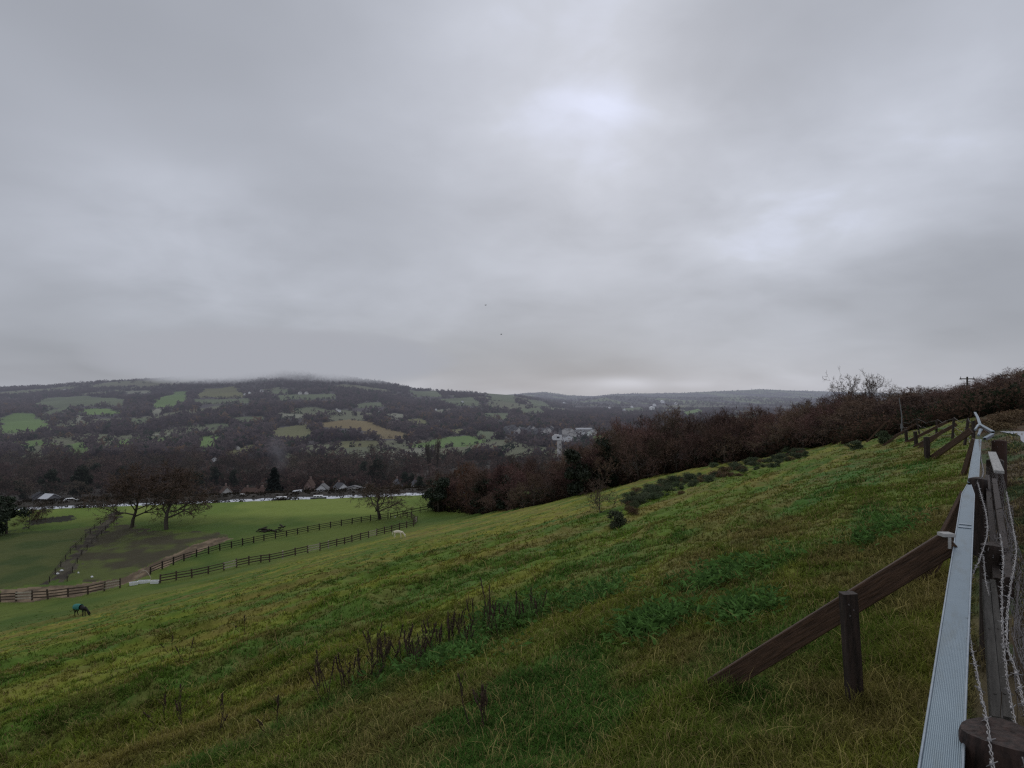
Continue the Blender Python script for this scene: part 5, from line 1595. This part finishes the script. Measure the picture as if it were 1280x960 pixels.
# ------------------------------------------------------------------ world, sun, camera
def make_world():
    w = bpy.data.worlds.new('World'); SC.world = w; w.use_nodes = True
    nt = w.node_tree; nt.nodes.clear()
    tc = N(nt, 'ShaderNodeTexCoord').outputs['Generated']
    nrm = N(nt, 'ShaderNodeVectorMath', operation='NORMALIZE'); nt.links.new(tc, nrm.inputs[0]); D = nrm.outputs[0]
    sp = N(nt, 'ShaderNodeSeparateXYZ'); nt.links.new(D, sp.inputs[0])
    zc = math_n(nt, 'MAXIMUM', sp.outputs[2], 0.0)
    k = math_n(nt, 'DIVIDE', 1.0, math_n(nt, 'ADD', zc, .27))
    cb = N(nt, 'ShaderNodeCombineXYZ'); nt.links.new(math_n(nt, 'MULTIPLY', sp.outputs[0], k), cb.inputs[0]); nt.links.new(math_n(nt, 'MULTIPLY', sp.outputs[1], k), cb.inputs[1])
    cb.inputs[2].default_value = 3.7
    P = cb.outputs[0]
    def nz(scale, det, rough, dist, off):
        mp = N(nt, 'ShaderNodeMapping', inp={'Location': off}); nt.links.new(P, mp.inputs[0])
        n = N(nt, 'ShaderNodeTexNoise', inp={'Scale': scale, 'Detail': det, 'Roughness': rough, 'Distortion': dist}); nt.links.new(mp.outputs[0], n.inputs['Vector']); return n.outputs['Fac']
    a = nz(.8, 3, .45, .5, (0, 0, 0)); b = nz(1.9, 4, .46, .35, (4, 2, 1)); c3 = nz(5.0, 5, .5, .3, (1, 7, 1))
    val = math_n(nt, 'ADD', math_n(nt, 'ADD', math_n(nt, 'MULTIPLY', a, .5), math_n(nt, 'MULTIPLY', b, .36)), math_n(nt, 'MULTIPLY', c3, .14))
    mr = N(nt, 'ShaderNodeMapRange', inp={1: .32, 2: .68}); nt.links.new(val, mr.inputs[0])
    V_ = math_n(nt, 'MULTIPLY_ADD', math_n(nt, 'SUBTRACT', val, .5), 1.35, .44)
    def blob(px, py, sig, amp, sx=1.0, sz=1.0):
        nonlocal V_
        d = Vector(((px - 640) / F, 1, (HY - py) / F)).normalized()
        sb = N(nt, 'ShaderNodeVectorMath', operation='SUBTRACT', inp={1: d}); nt.links.new(D, sb.inputs[0])
        ml = N(nt, 'ShaderNodeVectorMath', operation='MULTIPLY', inp={1: (1 / sx, 1, 1 / sz)}); nt.links.new(sb.outputs[0], ml.inputs[0])
        ln = N(nt, 'ShaderNodeVectorMath', operation='DOT_PRODUCT'); nt.links.new(ml.outputs[0], ln.inputs[0]); nt.links.new(ml.outputs[0], ln.inputs[1])
        g = math_n(nt, 'EXPONENT', math_n(nt, 'DIVIDE', ln.outputs['Value'], -2 * sig * sig))
        V_ = math_n(nt, 'ADD', V_, math_n(nt, 'MULTIPLY', g, math_n(nt, 'MULTIPLY_ADD', bm, .7 * amp, .6 * amp)))
    bmr = N(nt, 'ShaderNodeMapRange', inp={1: .36, 2: .64}); nt.links.new(math_n(nt, 'ADD', math_n(nt, 'MULTIPLY', b, .6), math_n(nt, 'MULTIPLY', c3, .4)), bmr.inputs[0]); bm = bmr.outputs[0]
    blob(757, 125, .036, .09, sz=2.2); blob(775, 95, .10, .11, sz=1.4); blob(800, 60, .18, .10); blob(150, 285, .10, .26, sx=1.7, sz=.7); blob(310, 320, .09, .16, sx=1.5)
    blob(965, 285, .055, .26, sx=1.4); blob(1200, 180, .11, .30); blob(640, 240, .16, .10, sx=1.5); blob(1040, 235, .07, .12); blob(560, 60, .12, .12)
    blob(120, 50, .24, -.20); blob(1130, 20, .14, -.12); blob(1260, 400, .15, -.22); blob(30, 440, .16, -.14, sx=1.5); blob(380, 150, .14, -.10)
    blob(470, 270, .08, -.16, sx=1.8); blob(650, 452, .06, -.15, sx=3.2, sz=.6); blob(760, 420, .08, -.10, sx=2)
    plain_later = [(300, 440, .06, -.16, 5.0, .8)]
    def plain(px, py, sig, amp, sx, sz):
        nonlocal V_
        V0 = V_; blob(px, py, sig, 0.0, sx, sz)
        gnode = V_.node.inputs[1].links[0].from_node.inputs[0].links[0].from_socket
        V_ = math_n(nt, 'MULTIPLY_ADD', gnode, amp, V0)
    plain(775, 479, .0085, .42, 11, .85); plain(860, 481, .007, .16, 14, .7)
    for q_ in plain_later: plain(*q_)
    cr = N(nt, 'ShaderNodeValToRGB'); nt.links.new(V_, cr.inputs[0])
    e = cr.color_ramp.elements
    e[0].position = 0.0; e[0].color = (.27, .284, .32, 1); e[1].position = 1.0; e[1].color = (.72, .77, .94, 1)
    for p_, c_ in ((.28, (.385, .405, .455)), (.5, (.478, .503, .568)), (.72, (.57, .60, .68))):
        q_ = e.new(p_); q_.color = (*c_, 1)
    col = cr.outputs[0]
    sky = N(nt, 'ShaderNodeTexSky', sky_type='NISHITA', sun_disc=False, sun_elevation=math.radians(27), sun_rotation=math.radians(8))
    sc_ = N(nt, 'ShaderNodeVectorMath', operation='SCALE', inp={'Scale': 1.0}); nt.links.new(sky.outputs[0], sc_.inputs[0])
    bg1 = N(nt, 'ShaderNodeBackground', inp={1: .06}); nt.links.new(sky.outputs[0], bg1.inputs[0])
    bg2 = N(nt, 'ShaderNodeBackground', inp={1: 1.0}); nt.links.new(col, bg2.inputs[0])
    mx = N(nt, 'ShaderNodeMixShader', inp={0: .95}); nt.links.new(bg1.outputs[0], mx.inputs[1]); nt.links.new(bg2.outputs[0], mx.inputs[2])
    out = N(nt, 'ShaderNodeOutputWorld'); nt.links.new(mx.outputs[0], out.inputs[0])


make_world()
L = bpy.data.lights.new('sun', 'SUN'); L.energy = .55; L.angle = math.radians(35); L.color = (1, .97, .92)
so = bpy.data.objects.new('sun', L); link(so)
sdir = Vector((math.sin(math.radians(8)) * math.cos(math.radians(40)), math.cos(math.radians(8)) * math.cos(math.radians(40)), math.sin(math.radians(40))))
so.rotation_euler = (-sdir).to_track_quat('-Z', 'Y').to_euler()

cam = bpy.data.cameras.new('camera'); cam.sensor_width = 36; cam.lens = 36 * F / 1280
cam.shift_y = (480 - HY) / 1280 * -1
cam.clip_start = .05; cam.clip_end = 30000
co = bpy.data.objects.new('camera', cam); link(co); co.rotation_euler = (math.radians(90), 0, 0)
SC.camera = co
SC.render.engine = 'CYCLES'
SC.view_settings.view_transform = 'Standard'; SC.view_settings.look = 'None'; SC.view_settings.exposure = 0; SC.view_settings.gamma = 1
SC.cycles.use_denoising = False; SC.cycles.pixel_filter_type = 'BLACKMAN_HARRIS'; SC.cycles.filter_width = 1.3
SC.cycles.max_bounces = 5; SC.cycles.transparent_max_bounces = 12
SC.cycles.volume_step_rate = 1.0; SC.cycles.volume_max_steps = 128
